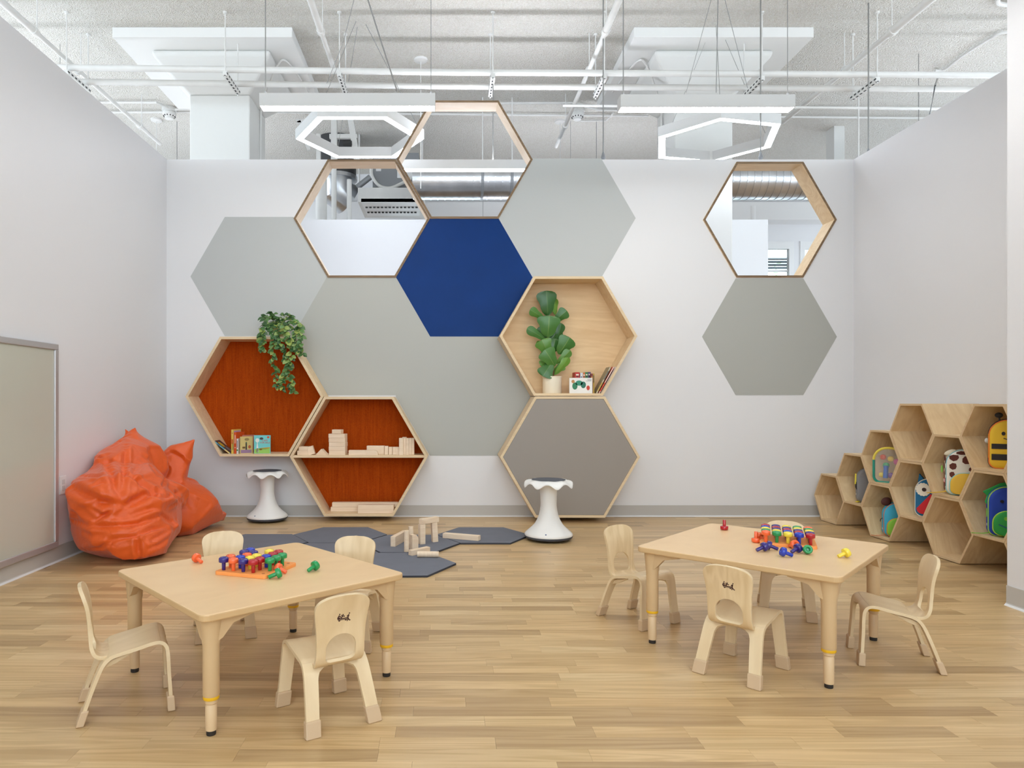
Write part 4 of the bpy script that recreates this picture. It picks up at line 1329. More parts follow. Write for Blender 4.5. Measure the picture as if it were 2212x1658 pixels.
def make_chair():
    t = thing('toddler_chair', 'chair', 'chair')
    prof = smooth_path([(0, -0.132, 0.0), (0, -0.112, 0.062), (0, -0.088, 0.128), (0, -0.068, 0.172), (0, -0.045, 0.194), (0, -0.01, 0.203), (0, 0.035, 0.212), (0, 0.075, 0.221), (0, 0.1, 0.221), (0, 0.116, 0.208), (0, 0.122, 0.18), (0, 0.125, 0.12), (0, 0.129, 0.06), (0, 0.132, 0.0)], 6)
    n = len(prof)
    # arc length
    s = [0.0]
    for i in range(1, n):
        s.append(s[-1] + (prof[i] - prof[i - 1]).length)
    tot = s[-1]
    ib = next(i for i, p in enumerate(prof) if p.y > -0.052)     # rear edge of the seat
    jf = next(i for i, p in enumerate(prof) if p.y > 0.1)        # front edge of the seat
    def half(i):
        p = prof[i]
        w = 0.106
        down = max(0.0, (0.19 - p.z) / 0.19)
        return w + 0.016 * down
    rows = []
    for i in range(ib, jf + 1):
        w = half(i)
        dip = 0.0
        rows.append([Vector((u * w, prof[i].y, prof[i].z - 0.004 * (1 - u * u))) for u in (-1, -0.75, -0.5, -0.25, 0, 0.25, 0.5, 0.75, 1)])
    strip(rows, 'seat', t, [M_SHELL, M_RIM])
    lw = 0.046
    for front in (False, True):
        rng_ = list(range(jf, n)) if front else list(range(ib, -1, -1))
        s0 = s[rng_[0]]
        for sg in (-1, 1):
            rows = []
            for i in rng_:
                w = half(i)
                d = abs(s[i] - s0)
                drop = 0.022 if front else 0.012          # depth of the apron before the arch begins
                rad = 0.05
                inner = w - lw * (1 - 0.12 * min(1, d / 0.2))
                if d < drop:
                    x_in = 0.0
                elif d < drop + rad:
                    q = (d - drop) / rad
                    x_in = inner * (1 - (1 - q) ** 2.6) ** 0.42 if q > 0 else 0.0
                else:
                    x_in = inner
                x_in = min(max(x_in, 0.0), inner)
                rows.append([Vector((sg * (x_in + (w - x_in) * u), prof[i].y, prof[i].z - (0.004 * (1 - ((x_in + (w - x_in) * u) / w) ** 2) if d < 0.03 else 0))) for u in (0, 0.33, 0.66, 1)])
            # stop inside the foot cap
            rows = [r_ for r_ in rows if r_[0].z > 0.012]
            lg = strip(rows, 'leg', t, [M_SHELL, M_RIM])
            a, b = rows[-1], rows[-8 if front else -7]
            e = Vector((sg * (half(n - 1 if front else 0) - lw * 0.44), prof[-1 if front else 0].y, 0.0))
            dirv = ((b[1] + b[2]) * 0.5 - (a[1] + a[2]) * 0.5)
            top = e + dirv.normalized() * 0.05
            cap = MB()
            vs = []
            for k_, (f_, gw, gd) in enumerate(((0.0, 0.9, 0.86), (0.08, 1.0, 1.0), (0.9, 1.0, 1.0), (1.0, 0.95, 0.9))):
                c = e.lerp(top, f_)
                if k_ == 0:
                    c = Vector((e.x, e.y, 0.0))
                for dx, dy in ((-1, -1), (1, -1), (1, 1), (-1, 1)):
                    vs.append(c + Vector((dx * 0.024 * gw, dy * 0.0115 * gd, (0 if k_ == 0 else 0.0))))
            cap.add(vs, [(0, 3, 2, 1), (12, 13, 14, 15)] + [(k_ * 4 + i, k_ * 4 + (i + 1) % 4, k_ * 4 + 4 + (i + 1) % 4, k_ * 4 + 4 + i) for k_ in range(3) for i in range(4)])
            cap.build('foot_cap', M_CAP, lg, local=True, bev=0.003)
    # back shell
    bp = smooth_path([(0, 0.0, 0.2), (0, -0.03, 0.192), (0, -0.062, 0.187), (0, -0.086, 0.195), (0, -0.098, 0.22), (0, -0.101, 0.26), (0, -0.103, 0.3), (0, -0.109, 0.345), (0, -0.12, 0.385), (0, -0.129, 0.412)], 8)
    ss = [0.0]
    for i in range(1, len(bp)):
        ss.append(ss[-1] + (bp[i] - bp[i - 1]).length)
    T = ss[-1]
    kx = [(0.0, 0.06), (0.05, 0.072), (0.1, 0.08), (0.15, 0.079), (0.2, 0.081), (0.26, 0.089), (T, 0.096)]
    def hw(d):
        for (a, va), (b, vb) in zip(kx, kx[1:]):
            if d <= b:
                return va + (vb - va) * (d - a) / (b - a)
        return kx[-1][1]
    # hole between arc lengths h0..h1
    h0, h1 = 0.098, 0.186
    ds = sorted(set([round(x, 5) for x in ss] + [h0, h0 + 0.002, h0 + 0.006, h0 + 0.012, h0 + 0.02, h1 - 0.002, h1 - 0.006, h1 - 0.012, h1 - 0.02, h1 - 0.03, h1, T - 0.002, T - 0.006, T - 0.012, T - 0.02, T - 0.03, T]))
    def at(d):
        for i in range(1, len(ss)):
            if d <= ss[i] + 1e-6:
                f = (d - ss[i - 1]) / max(1e-9, ss[i] - ss[i - 1])
                return bp[i - 1].lerp(bp[i], max(0, min(1, f)))
        return bp[-1]
    us = [0, 0.2, 0.4, 0.6, 0.8, 1.0]
    hs_ = {}
    for sg in (-1, 1):
        hs_[sg] = []
    for d in ds:
        p = at(d)
        w = hw(d)
        rt = 0.06
        if d > T - rt:
            q = (d - (T - rt)) / rt
            w = w * (max(0.0, 1 - q ** 3.0)) ** 0.42
        if d < 0.012:
            w = w * (0.6 + 0.4 * (d / 0.012))
        h = 0.0
        if h0 < d < h1:
            lo, hi = (d - h0) / 0.02, (h1 - d) / 0.045
            h = 0.05
            if lo < 1:
                h *= (0.55 + 0.45 * math.sqrt(max(0, 1 - (1 - lo) ** 2))) if lo > 0.12 else 0.55 + 0.2 * lo / 0.12
            if hi < 1:
                h *= math.sqrt(max(0, 1 - (1 - hi) ** 2)) * 1.0 if hi > 0 else 0
        curve = lambda x: -0.007 * (1 - (x / 0.1) ** 2) * min(1, max(0, (d - 0.08) / 0.1))
        for sg in (-1, 1):
            hs_[sg].append([Vector((sg * (h + (w - h) * u), p.y + curve(h + (w - h) * u), p.z)) for u in us])
    mb = MB()
    for sg in (-1, 1):
        rows = hs_[sg]
        for i in range(len(rows) - 1):
            a, b = ds[i], ds[i + 1]
            for j in range(len(us) - 1):
                quad = [rows[i][j], rows[i][j + 1], rows[i + 1][j + 1], rows[i + 1][j]]
                mb.add(quad, [(0, 1, 2, 3) if sg > 0 else (3, 2, 1, 0)])
    o = mb.build('backrest', [M_BACKW, M_RIM], t, smooth=True, local=True, angle=180)
    bm = bmesh.new(); bm.from_mesh(o.data)
    bmesh.ops.remove_doubles(bm, verts=bm.verts, dist=0.0003)
    bmesh.ops.dissolve_degenerate(bm, edges=bm.edges, dist=0.0001)
    bmesh.ops.recalc_face_normals(bm, faces=bm.faces)
    bm.to_mesh(o.data); bm.free()
    o.data.polygons.foreach_set('use_smooth', [True] * len(o.data.polygons))
    md = o.modifiers.new('ply', 'SOLIDIFY'); md.thickness = 0.011; md.offset = 0; md.material_offset_rim = 1; md.use_even_offset = False
    b = o.modifiers.new('bevel', 'BEVEL'); b.width = 0.002; b.segments = 2; b.limit_method = 'ANGLE'; b.angle_limit = R(50)
    # printed mark: three small figures with a cart, on the rear face
    mk = MB()
    bar = lambda x0, z0, x1, z1, r_: mk.tube([(x0, 0, z0), (x1, 0, z1)], r_ * 1.25, 6)
    for x0, z0, x1, z1, r_ in ((-0.018, 0.0, 0.018, 0.0, 0.0016), (-0.016, -0.004, 0.016, -0.004, 0.0008), (-0.018, 0.002, -0.013, 0.012, 0.0018), (-0.018, 0.003, -0.009, 0.004, 0.0014), (-0.013, 0.012, -0.007, 0.006, 0.0012),
                               (-0.006, 0.002, -0.001, 0.009, 0.0018), (-0.001, 0.009, 0.007, 0.007, 0.0014), (-0.006, 0.013, -0.001, 0.009, 0.0012), (0.018, 0.0, 0.021, 0.011, 0.002), (0.021, 0.011, 0.014, 0.005, 0.0012), (0.018, 0.0, 0.024, -0.009, 0.0016), (0.019, -0.001, 0.016, -0.011, 0.0016), (0.024, -0.009, 0.028, -0.009, 0.0014)):
        bar(x0, z0, x1, z1, r_)
    for x, z in ((-0.0115, 0.016), (0.0005, 0.013), (0.0225, 0.015)):
        mk.lathe([(0.0, -0.0006), (0.0024, -0.0006), (0.0024, 0.0006), (0.0, 0.0006)], 10, M=place((x, 0, z), rx=R(90)))
    for x in (-0.011, 0.011):
        mk.prism([(x - 0.004, -0.005), (x + 0.004, -0.005), (x, -0.0105)], -0.0006, 0.0006, XZ)
    for i_, v in enumerate(mk.v):
        v.y *= 0.25
        xx_, zz_ = v.x * 0.95, v.z * 0.95
        d_ = 0.335 + zz_
        yy_ = -0.1075 - (d_ - 0.335) * 0.2 - 0.0072 - 0.0052
        mk.v[i_] = Vector((xx_, yy_ + v.y, d_))
    mo = mk.build('printed_mark', M_MARK, o, local=True)
    # wedge braces under the rear of the seat
    for sg in (-1, 1):
        MB().prism([(-0.072, 0.155), (-0.058, 0.176), (-0.04, 0.184), (0.02, 0.2), (0.02, 0.196), (-0.03, 0.17)], sg * 0.083 - 0.006, sg * 0.083 + 0.006, YZ).build('seat_brace', M_RIM, t, local=True, bev=0.002)
    return t


proto = make_chair()
CH = [((-1.059, 2.307), (0.2285, 0.111), 'birch toddler chair seen side-on at the far left of its table'),
      ((-0.383, 2.24), (-0.1415, 0.221), 'birch toddler chair with its back to us at the left table'),
      ((-0.967, 3.04), (0.087, -0.229), 'birch toddler chair behind the left table on the beanbag side'),
      ((-0.41, 2.92), (-0.026, -0.25), 'birch toddler chair behind the left table in front of the mats'),
      ((0.876, 3.213), (0.132, -0.215), 'birch toddler chair at the left corner of the right table'),
      ((1.0935, 2.5945), (0.199, 0.195), 'birch toddler chair with its back to us at the right table'),
      ((1.61, 3.318), (-0.4, -0.917), 'birch toddler chair mostly hidden behind the right table'),
      ((1.7315, 2.7075), (-0.243, 0.087), 'birch toddler chair at the far right, facing left to its table')]
for i, (c, d, lab) in enumerate(CH):
    o = proto if i == 0 else copy_tree(proto)
    o.location = (c[0], c[1], 0)
    o.rotation_euler = (0, 0, math.atan2(-d[0], d[1]))
    tag(o, lab, 'chair', 'toddler chairs around the play tables')

# ================================================================== STOOLS
M_STW = mat('white_stool_plastic', (236, 235, 232), 0.35)
M_STD = mat('slate_rubber', (84, 88, 98), 0.6)
M_RING = mat('slate_rim', (70, 74, 84), 0.5)


def stool(loc, rz, label, sc=1.0):
    t = thing('wobble_stool', label, 'stool', loc, rz, group='white wobble stools')
    t.scale = (sc, sc, sc)
    MB().lathe([(0.0, 0.0), (0.06, 0.001), (0.12, 0.006), (0.155, 0.013), (0.168, 0.02), (0.174, 0.03), (0.172, 0.036), (0.0, 0.036)], 48).build('rocker_base', M_RING, t, smooth=True, local=True, angle=50)
    MB().lathe([(0.0, 0.035), (0.172, 0.035), (0.1735, 0.042), (0.168, 0.052), (0.15, 0.068), (0.122, 0.092), (0.1, 0.116), (0.083, 0.145), (0.07, 0.18), (0.062, 0.215), (0.0585, 0.24), (0.058, 0.262), (0.0595, 0.32), (0.063, 0.38), (0.07, 0.4), (0.08, 0.41), (0.0, 0.412)], 48).build('pedestal', M_STW, t, smooth=True, local=True, angle=60)

    def wav(r, z, a):
        k_ = max(0.0, (r - 0.1) / 0.077)
        c_ = math.cos(8 * a)
        return r + 0.004 * k_ * c_, z - (0.032 * k_ ** 2 * (0.5 + 0.5 * c_) ** 1.3)
    MB().lathe([(0.0, 0.404), (0.075, 0.405), (0.12, 0.413), (0.15, 0.418), (0.166, 0.415), (0.173, 0.411), (0.1765, 0.411), (0.177, 0.415), (0.173, 0.422), (0.162, 0.429), (0.145, 0.4335), (0.126, 0.4345), (0.0, 0.4345)], 96, fn=wav).build('seat', M_STW, t, smooth=True, local=True, angle=60)
    MB().lathe([(0.0, 0.4342), (0.122, 0.4342), (0.1215, 0.4358), (0.11, 0.4362), (0.0, 0.4355)], 48).build('seat_pad', M_STD, t, smooth=True, local=True)
    MB().lathe([(0.0, -0.001), (0.0055, -0.001), (0.006, 0.0), (0.005, 0.0015), (0.0, 0.0018)], 16, M=place((-0.07, -0.139, 0.062), rz=R(-27)) @ Matrix.Rotation(R(52), 4, 'X')).build('maker_badge', cm((70, 90, 130)), t, local=True)
    return t


stool((1.0 * (1185 - CX) * 5.05 / F, 5.05, 0), 0.2, 'white wobble stool in front of the taupe hexagon cupboard')
stool(((577.5 - CX) * 5.85 / F, 5.85, 0), 0.0, 'white wobble stool under the upper felt shelf', 0.965)

# ================================================================== FLOOR MATS
M_MAT = mat('slate_foam', (112, 115, 126), 0.85, bump=0.15, bscale=220, vary=0.06, vscale=8)
M_MATE = cm((54, 57, 66), 0.8)
s_ = 0.349
for i, (x, y, rz, lab) in enumerate(((0.27, 5.18, 0.0, 'slate hexagon floor mat nearest the right stool'), (-0.258, 4.875, 0.0, 'slate hexagon floor mat under the block arch'), (-0.29, 4.262, 1.2, 'slate hexagon floor mat closest to the viewer'),
                                     (-0.79, 5.185, 0.5, 'slate hexagon floor mat in front of the lower felt shelf'), (-1.325, 4.9, 0.0, 'slate hexagon floor mat beside the orange beanbag'), (-0.795, 4.572, 0.0, 'slate hexagon floor mat half hidden behind the left table'))):
    o = MB().prism(hexpts(0, 0, s_ * 0.997), 0.0, 0.012, XY, 1, cap=0).build('floor_mat', [M_MAT, M_MATE], local=True, bev=0.001)
    o.location = (x, y, 0.0); o.rotation_euler = (0, 0, R(rz))
    tag(o, lab, 'mat', 'hexagon floor mats')

# blocks standing on the mats
ZM = 0.012
gM = 'wooden blocks on the floor mats'
def gm(x, y):
    return G(x, y, ZM)


def two(p0, p1):
    d = p1 - p0
    return (p0 + p1) / 2, math.atan2(d.y, d.x), d.length


c, a, l = two(gm(957, 1162), gm(1035, 1168.5))
block('long block lying on the mat nearest the right stool', (c.x + 0.005, c.y + 0.03, ZM), (0.275, 0.05, 0.034), a, group=gM)
pA = gm(911, 1175); pA.y += 0.012
block('left upright post of the block arch', pA, (0.04, 0.036, 0.138), R(28), group=gM)
pB = gm(939.5, 1170); pB.y += 0.012
block('right leaning post of the block arch', (pB.x, pB.y, ZM), (0.04, 0.036, 0.138), R(18), ry=R(-3.5), group=gM)
pm = (pA + pB) / 2
ang = math.atan2(pB.y - pA.y, pB.x - pA.x)
block('lintel block lying across the arch posts', (pm.x + 0.005, pm.y, ZM + 0.1395), (0.155, 0.036, 0.036), ang, group=gM)
c, a, l = two(gm(849, 1180), Vector((-0.298, 4.985, ZM)))
block('flat block standing on its long edge left of the arch', (c.x, c.y, ZM), (0.25, 0.034, 0.068), a, group=gM)


def cylb(label, p, r, h, lying=None):
    o = MB().lathe([(0, 0), (r - 0.001, 0), (r, 0.001), (r, h - 0.001), (r - 0.001, h), (0, h)], 24).build('wooden_cylinder', M_BLOCK, smooth=True, local=True, angle=40)
    if lying is not None:
        o.location = (p.x, p.y, ZM + r)
        o.rotation_euler = (0, R(90), lying)
    else:
        o.location = (p.x, p.y, ZM)
    tag(o, label, 'block', gM)


p = gm(878.2, 1192); p.y += 0.017
cylb('wooden cylinder standing in front of the other one', p, 0.0175, 0.138)
p = Vector((-0.242, 4.73, ZM))
cylb('wooden cylinder standing behind the round-topped block', p, 0.017, 0.14)
half = [(-0.024, 0), (0.024, 0)] + [(0.024 * math.cos(R(x)) if x < 90 else -0.024 + 0.048 * 0, 0.076 + 0.024 * math.sin(R(x))) for x in range(0, 91, 15)] + [(-0.024, 0.1)]
shaped_block('round-topped block standing beside the cylinders', [(-0.024, 0), (0.024, 0), (0.024, 0.07), (0.021, 0.083), (0.013, 0.094), (0.0, 0.1), (-0.024, 0.1)], 0.034, (-0.218, 4.665, ZM), R(35), group=gM)
c, a, l = two(gm(884, 1201), gm(927, 1192))
block('small block lying behind the fallen cylinder', (c.x, c.y + 0.018, ZM), (0.16, 0.036, 0.034), a, group=gM)
a_ = Vector(((901.5 - CX) * 4.43 / F, 4.43, 0))
cylb('wooden cylinder fallen on its side on the nearest mat', a_, 0.019, 0.137, lying=R(-3))

# ================================================================== PEGBOARDS AND PEGS
PC = {'i': ((44, 30, 120), 'indigo'), 'b': ((14, 54, 176), 'blue'), 'o': ((244, 106, 56), 'orange'), 'r': ((176, 22, 34), 'red'), 'y': ((240, 216, 70), 'yellow'), 'g': ((20, 146, 78), 'green')}
PM = {k_: mat('peg_%s' % v[1], v[0], 0.18, coat=0.4) for k_, v in PC.items()}
M_PEGB = mat('orange_foam_rubber', (246, 158, 84), 0.65, bump=0.05, bscale=300)
peg_me = {}
def peg_mesh(k_):
    if k_ not in peg_me:
        pr = [(0.0, 0.0), (0.006, 0.0), (0.0068, 0.001), (0.0072, 0.028), (0.0165, 0.0285), (0.0178, 0.030), (0.0178, 0.040), (0.0165, 0.0445), (0.013, 0.0465), (0.0085, 0.0455), (0.0062, 0.043), (0.006, 0.035), (0.0, 0.035)]
        o = MB().lathe(pr, 24).build('peg', PM[k_], smooth=True, local=True, angle=50)
        peg_me[k_] = o.data
        bpy.data.objects.remove(o)
    return peg_me[k_]


def peg(k_, Mx, label, group):
    o = bpy.data.objects.new('toy_peg', peg_mesh(k_))
    COL.objects.link(o)
    o.matrix_world = Mx
    return tag(o, label, 'peg', group)


ROWN = ('front', 'second', 'middle', 'fourth', 'back')
COLN = ('leftmost', 'second from left', 'in the centre', 'second from right', 'rightmost')


def pegboard(c, rz, sp, grid, label, who, h):
    side = sp * 5 + 0.006
    t = thing('pegboard', label, 'pegboard', (c[0], c[1], h), rz)
    MB().prism(rounded_rect(side / 2, side / 2, 0.012), 0.0, 0.013, XY).build('board', M_PEGB, t, local=True, bev=0.0015)
    for j, rowd in enumerate(grid):
        for i, k_ in enumerate(rowd):
            lx, ly = (i - 2) * sp, (j - 2) * sp
            if k_ == '.':
                MB().lathe([(0, 0.0131), (0.006, 0.0131), (0.006, 0.0135), (0, 0.0135)], 16, (lx, ly, 0)).build('peg_hole', cm((180, 104, 50)), t, local=True)
                continue
            Mx = Matrix.Translation((c[0], c[1], h + 0.0135)) @ Matrix.Rotation(rz, 4, 'Z') @ Matrix.Translation((lx, ly, 0))
            peg(k_, Mx, '%s peg in %s, %s row, %s' % (PC[k_][1], who, ROWN[j], COLN[i]), 'pegs in ' + who)
    return t


pegboard((-0.7036, 2.587), R(-18.5), 0.0415, ['ioir.', 'obyrg', '.oybg', 'ii.rg', 'b.yr.'], 'square orange pegboard with gaps on the left table', 'the left pegboard', HL)
pegboard((1.443, 2.963), R(-24), 0.0415, ['ogybr', 'gybri', 'yiriy', 'briyg', 'riygo'], 'square orange pegboard full of pegs on the right table', 'the right pegboard', HR)


def lying(k_, px, py, az, label, group, tilt=None):
    """peg lying on the table: head rim and stem end touch the top; az = direction the stem tip points (from head), world angle"""
    h = HL if group == gL else HR
    g = G(px, py, h + 0.018)
    th_ = math.atan2(0.0178 - 0.006, 0.030) if tilt is None else tilt
    # local +Z is head direction; rotate so the stem points along az, head resting
    Mx = Matrix.Translation((g.x, g.y, h + 0.0002)) @ Matrix.Rotation(az, 4, 'Z') @ Matrix.Rotation(R(-90) + th_ * 0 + th_, 4, 'Y') @ Matrix.Translation((0, 0, -0.034))
    o = peg(k_, Mx, label, group)
    zmin = min((Mx @ v.co).z for v in o.data.vertices)
    o.matrix_world = Matrix.Translation((0, 0, h + 0.0004 - zmin)) @ Mx
    return o


gL, gR = 'loose pegs on the left table', 'loose pegs on the right table'
lying('o', 425, 1205, R(-35), 'orange peg lying alone near the left corner of the left table', gL)
lying('g', 680, 1222, R(-130), 'green peg lying alone right of the left pegboard', gL)
lying('g', 600, 1238, R(-165), 'green peg lying at the front corner of the left pegboard', gL)
lying('o', 597, 1232, R(-20), 'orange peg lying behind the green one at the left pegboard', gL).location += Vector((0.0, 0.035, 0.0))


def flipped(k_, px, py, label):
    g = G(px, py, HR)
    peg(k_, Matrix.Translation((g.x, g.y, HR + 0.0468)) @ Matrix.Rotation(R(180), 4, 'X'), label, gR)


flipped('r', 1564.6, 1144, 'red peg standing upside down near the far corner of the right table')
flipped('o', 1633, 1171, 'orange peg standing upside down left of the right pegboard')
lying('o', 1641, 1159, R(-60), 'orange peg lying behind the upside-down orange one', gR)
lying('i', 1650, 1181, R(-172), 'indigo peg lying with its stem to the left on the right table', gR)
lying('i', 1662, 1178, R(-20), 'indigo peg lying with its stem to the right beside another', gR)
lying('b', 1693, 1192, R(-12), 'blue peg lying in front of the right pegboard', gR)
lying('i', 1723, 1184, R(-160), 'indigo peg lying in front of the right pegboard', gR)
lying('o', 1716, 1176, R(100), 'orange peg lying half hidden at the front of the right pegboard', gR)
lying('g', 1744.5, 1187, R(78), 'green peg lying with its head toward us on the right table', gR)
lying('y', 1827, 1194, R(-172), 'yellow peg lying alone at the right of the right table', gR)

# ================================================================== WHITEBOARD ON THE LEFT WALL
wbY0, wbY1, wbZ0, wbZ1 = 2.3, 4.335, 0.097, 1.353
t = thing('whiteboard', 'large pale whiteboard with a metal frame on the left wall', 'board', (XL + 0.012, (wbY0 + wbY1) / 2, wbZ0))
M_WB = mat('whiteboard_enamel', (196, 196, 184), 0.22, coat=0.2)
MB().box((XL + 0.008, (wbY0 + wbY1) / 2, (wbZ0 + wbZ1) / 2), (0.014, wbY1 - wbY0 - 0.02, wbZ1 - wbZ0 - 0.02)).build('panel', M_WB, t)
fw = 0.038
for cy, cz, dy, dz in (((wbY0 + wbY1) / 2, wbZ1 - fw / 2, wbY1 - wbY0, fw), ((wbY0 + wbY1) / 2, wbZ0 + fw / 2, wbY1 - wbY0, fw), (wbY1 - fw / 2, (wbZ0 + wbZ1) / 2, fw, wbZ1 - wbZ0 - 2 * fw), (wbY0 + fw / 2, (wbZ0 + wbZ1) / 2, fw, wbZ1 - wbZ0 - 2 * fw)):
    MB().box((XL + 0.0125, cy, cz), (0.025, dy, dz)).build('frame_rail', M_ALU, t, bev=0.004)
t = thing('wall_outlet', 'small white outlet cover between the whiteboard and beanbag', 'outlet', (XL + 0.004, 4.42, 0.42))
MB().box((XL + 0.003, 4.42, 0.47), (0.006, 0.07, 0.115)).build('cover_plate', M_WHITE, t, bev=0.002)
MB().box((XL + 0.0065, 4.42, 0.49), (0.003, 0.03, 0.03)).build('socket', cm((210, 210, 208)), t)
MB().box((XL + 0.0065, 4.42, 0.45), (0.003, 0.03, 0.03)).build('socket', cm((210, 210, 208)), t)
# ================================================================== BEANBAG
import numpy as np


def bag_mat():
    m, nt, b = new_mat('orange_nylon')
    N, L = nt.nodes.new, nt.links.new
    b.inputs['Base Color'].default_value = lin((222, 88, 18))
    b.inputs['Roughness'].default_value = 0.42
    b.inputs['Sheen Weight'].default_value = 0.15
    tc = N('ShaderNodeTexCoord')
    n = N('ShaderNodeTexNoise'); n.inputs['Scale'].default_value = 7; n.inputs['Detail'].default_value = 3; n.inputs['Distortion'].default_value = 1.6
    L(tc.outputs['Object'], n.inputs['Vector'])
    a = N('ShaderNodeMath'); a.operation = 'MULTIPLY_ADD'; a.inputs[1].default_value = 2; a.inputs[2].default_value = -1; L(n.outputs['Fac'], a.inputs[0])
    ab = N('ShaderNodeMath'); ab.operation = 'ABSOLUTE'; L(a.outputs[0], ab.inputs[0])
    pw = N('ShaderNodeMath'); pw.operation = 'POWER'; pw.inputs[1].default_value = 0.6; L(ab.outputs[0], pw.inputs[0])
    n2 = N('ShaderNodeTexNoise'); n2.inputs['Scale'].default_value = 420; L(tc.outputs['Object'], n2.inputs['Vector'])
    m2 = N('ShaderNodeMath'); m2.operation = 'MULTIPLY_ADD'; m2.inputs[1].default_value = 0.02; L(n2.outputs['Fac'], m2.inputs[0]); L(pw.outputs[0], m2.inputs[2])
    bp = N('ShaderNodeBump'); bp.inputs['Strength'].default_value = 0.12; bp.inputs['Distance'].default_value = 0.02
    L(m2.outputs[0], bp.inputs['Height']); L(bp.outputs['Normal'], b.inputs['Normal'])
    return m


def superell(mb, c, r, e=2.4, rz=0.0, rx=0.0, ry=0.0, n=28):
    vs, fs = [], []
    M = place(c, rz, rx, ry)
    f = lambda v, p: math.copysign(abs(v) ** p, v)
    p = 2.0 / e
    for i in range(1, n):
        th = math.pi * i / n - math.pi / 2
        for j in range(n * 2):
            ph = 2 * math.pi * j / (n * 2)
            vs.append((r[0] * f(math.cos(th), p) * f(math.cos(ph), p), r[1] * f(math.cos(th), p) * f(math.sin(ph), p), r[2] * f(math.sin(th), p)))
    m = n * 2
    for i in range(n - 2):
        for j in range(m):
            fs.append((i * m + j, i * m + (j + 1) % m, (i + 1) * m + (j + 1) % m, (i + 1) * m + j))
    b0 = len(vs); vs += [(0, 0, -r[2]), (0, 0, r[2])]
    for j in range(m):
        fs.append((b0, (j + 1) % m, j)); fs.append((b0 + 1, (n - 2) * m + j, (n - 2) * m + (j + 1) % m))
    mb.add(vs, fs, 0, M)


def flap(mb, tri, th):
    """thick pointed fabric corner: base segment a-b, tip c"""
    a, b, c = [Vector(p) for p in tri]
    nrm = (b - a).cross(c - a).normalized()
    vs = []
    for sgn in (-1, 1):
        vs += [a + nrm * th * sgn, b + nrm * th * sgn, c + nrm * 0.012 * sgn]
    mb.add(vs, [(2, 1, 0), (3, 4, 5), (0, 1, 4, 3), (1, 2, 5, 4), (2, 0, 3, 5)])


def pillow(mb, outline_, th, bulge=(0, 0, 0)):
    """puffed fabric panel: closed outline of 3D points, thickness th at the middle"""
    pts = [Vector(p) for p in outline_]
    n = len(pts)
    c = sum(pts, Vector()) / n
    nrm = sum(((pts[i] - c).cross(pts[(i + 1) % n] - c) for i in range(n)), Vector()).normalized()
    vs, fs = [], []
    for sg in (-1, 1):
        b0 = len(vs)
        for f, o_ in ((1.0, 0.1), (0.8, 0.55), (0.5, 0.88)):
            vs += [c + (p - c) * f + nrm * (sg * th * o_) for p in pts]
        vs.append(c + nrm * sg * th)
        for k_ in range(2):
            for i in range(n):
                q = [b0 + k_ * n + i, b0 + k_ * n + (i + 1) % n, b0 + (k_ + 1) * n + (i + 1) % n, b0 + (k_ + 1) * n + i]
                fs.append(q if sg > 0 else q[::-1])
        for i in range(n):
            q = [b0 + 2 * n + i, b0 + 2 * n + (i + 1) % n, b0 + 3 * n]
            fs.append(q if sg > 0 else q[::-1])
    m = 3 * n + 1
    for i in range(n):
        fs.append([i, (i + 1) % n, m + (i + 1) % n, m + i])
    mb.add(vs, fs)


bb = MB()
superell(bb, (-2.095, 4.64, 0.19), (0.29, 0.40, 0.20), 2.4)
superell(bb, (-2.17, 4.62, 0.30), (0.255, 0.33, 0.15), 2.4)               # front sack
superell(bb, (-2.18, 4.63, 0.40), (0.255, 0.38, 0.17), 2.6, rx=R(6))         # left shoulder
superell(bb, (-2.26, 4.90, 0.52), (0.16, 0.27, 0.20), 2.3, rx=R(14))        # upper back
superell(bb, (-2.15, 5.38, 0.20), (0.26, 0.36, 0.21), 2.4, rz=R(6))        # rear sack
superell(bb, (-2.0, 4.62, 0.335), (0.2, 0.22, 0.09), 2.3, rz=R(15))         # front roll
superell(bb, (-2.22, 4.47, 0.43), (0.16, 0.12, 0.075), 2.2, rz=R(-10), ry=R(14))  # left arm roll
superell(bb, (-2.08, 4.98, 0.33), (0.22, 0.24, 0.12), 2.2)                  # seat hollow
superell(bb, (-1.945, 4.47, 0.11), (0.165, 0.25, 0.11), 2.6)                 # lower front
pillow(bb, [P(225, 962, 5.0), P(262, 945, 5.05), P(291, 926, 5.1), P(312, 946, 5.14), P(352, 972, 5.2), P(366, 1000, 5.2), P(345, 1062, 5.1), P(300, 1050, 4.95), P(240, 1030, 4.9)], 0.11)
pillow(bb, [P(338, 975, 5.36), P(368, 962, 5.4), P(417, 952, 5.46), P(411, 1000, 5.46), P(398, 1045, 5.42), P(385, 1075, 5.4), P(340, 1075, 5.3)], 0.09)
pillow(bb, [P(196, 1010, 4.6), P(228, 985, 4.75), P(278, 964, 4.84), P(272, 1010, 4.82), P(262, 1080, 4.72), P(236, 1040, 4.6)], 0.07)
pillow(bb, [P(365, 1055, 5.2), P(400, 1044, 5.35), P(434, 1046, 5.45), P(456, 1080, 5.55), P(480, 1122, 5.7), P(440, 1142, 5.45), P(375, 1166, 5.1), P(355, 1120, 5.05)], 0.17)
flap(bb, (P(262, 962, 5.02), P(285, 962, 5.04), P(272, 927, 5.13)), 0.02)
flap(bb, (P(350, 1120, 4.6), P(352, 1160, 4.55), P(382, 1133, 4.62)), 0.035)
tmp = bb.build('beanbag_source', cm((200, 80, 20)), auto=False)
md = tmp.modifiers.new('fuse', 'REMESH'); md.mode = 'VOXEL'; md.voxel_size = 0.0095
dg = bpy.context.evaluated_depsgraph_get()
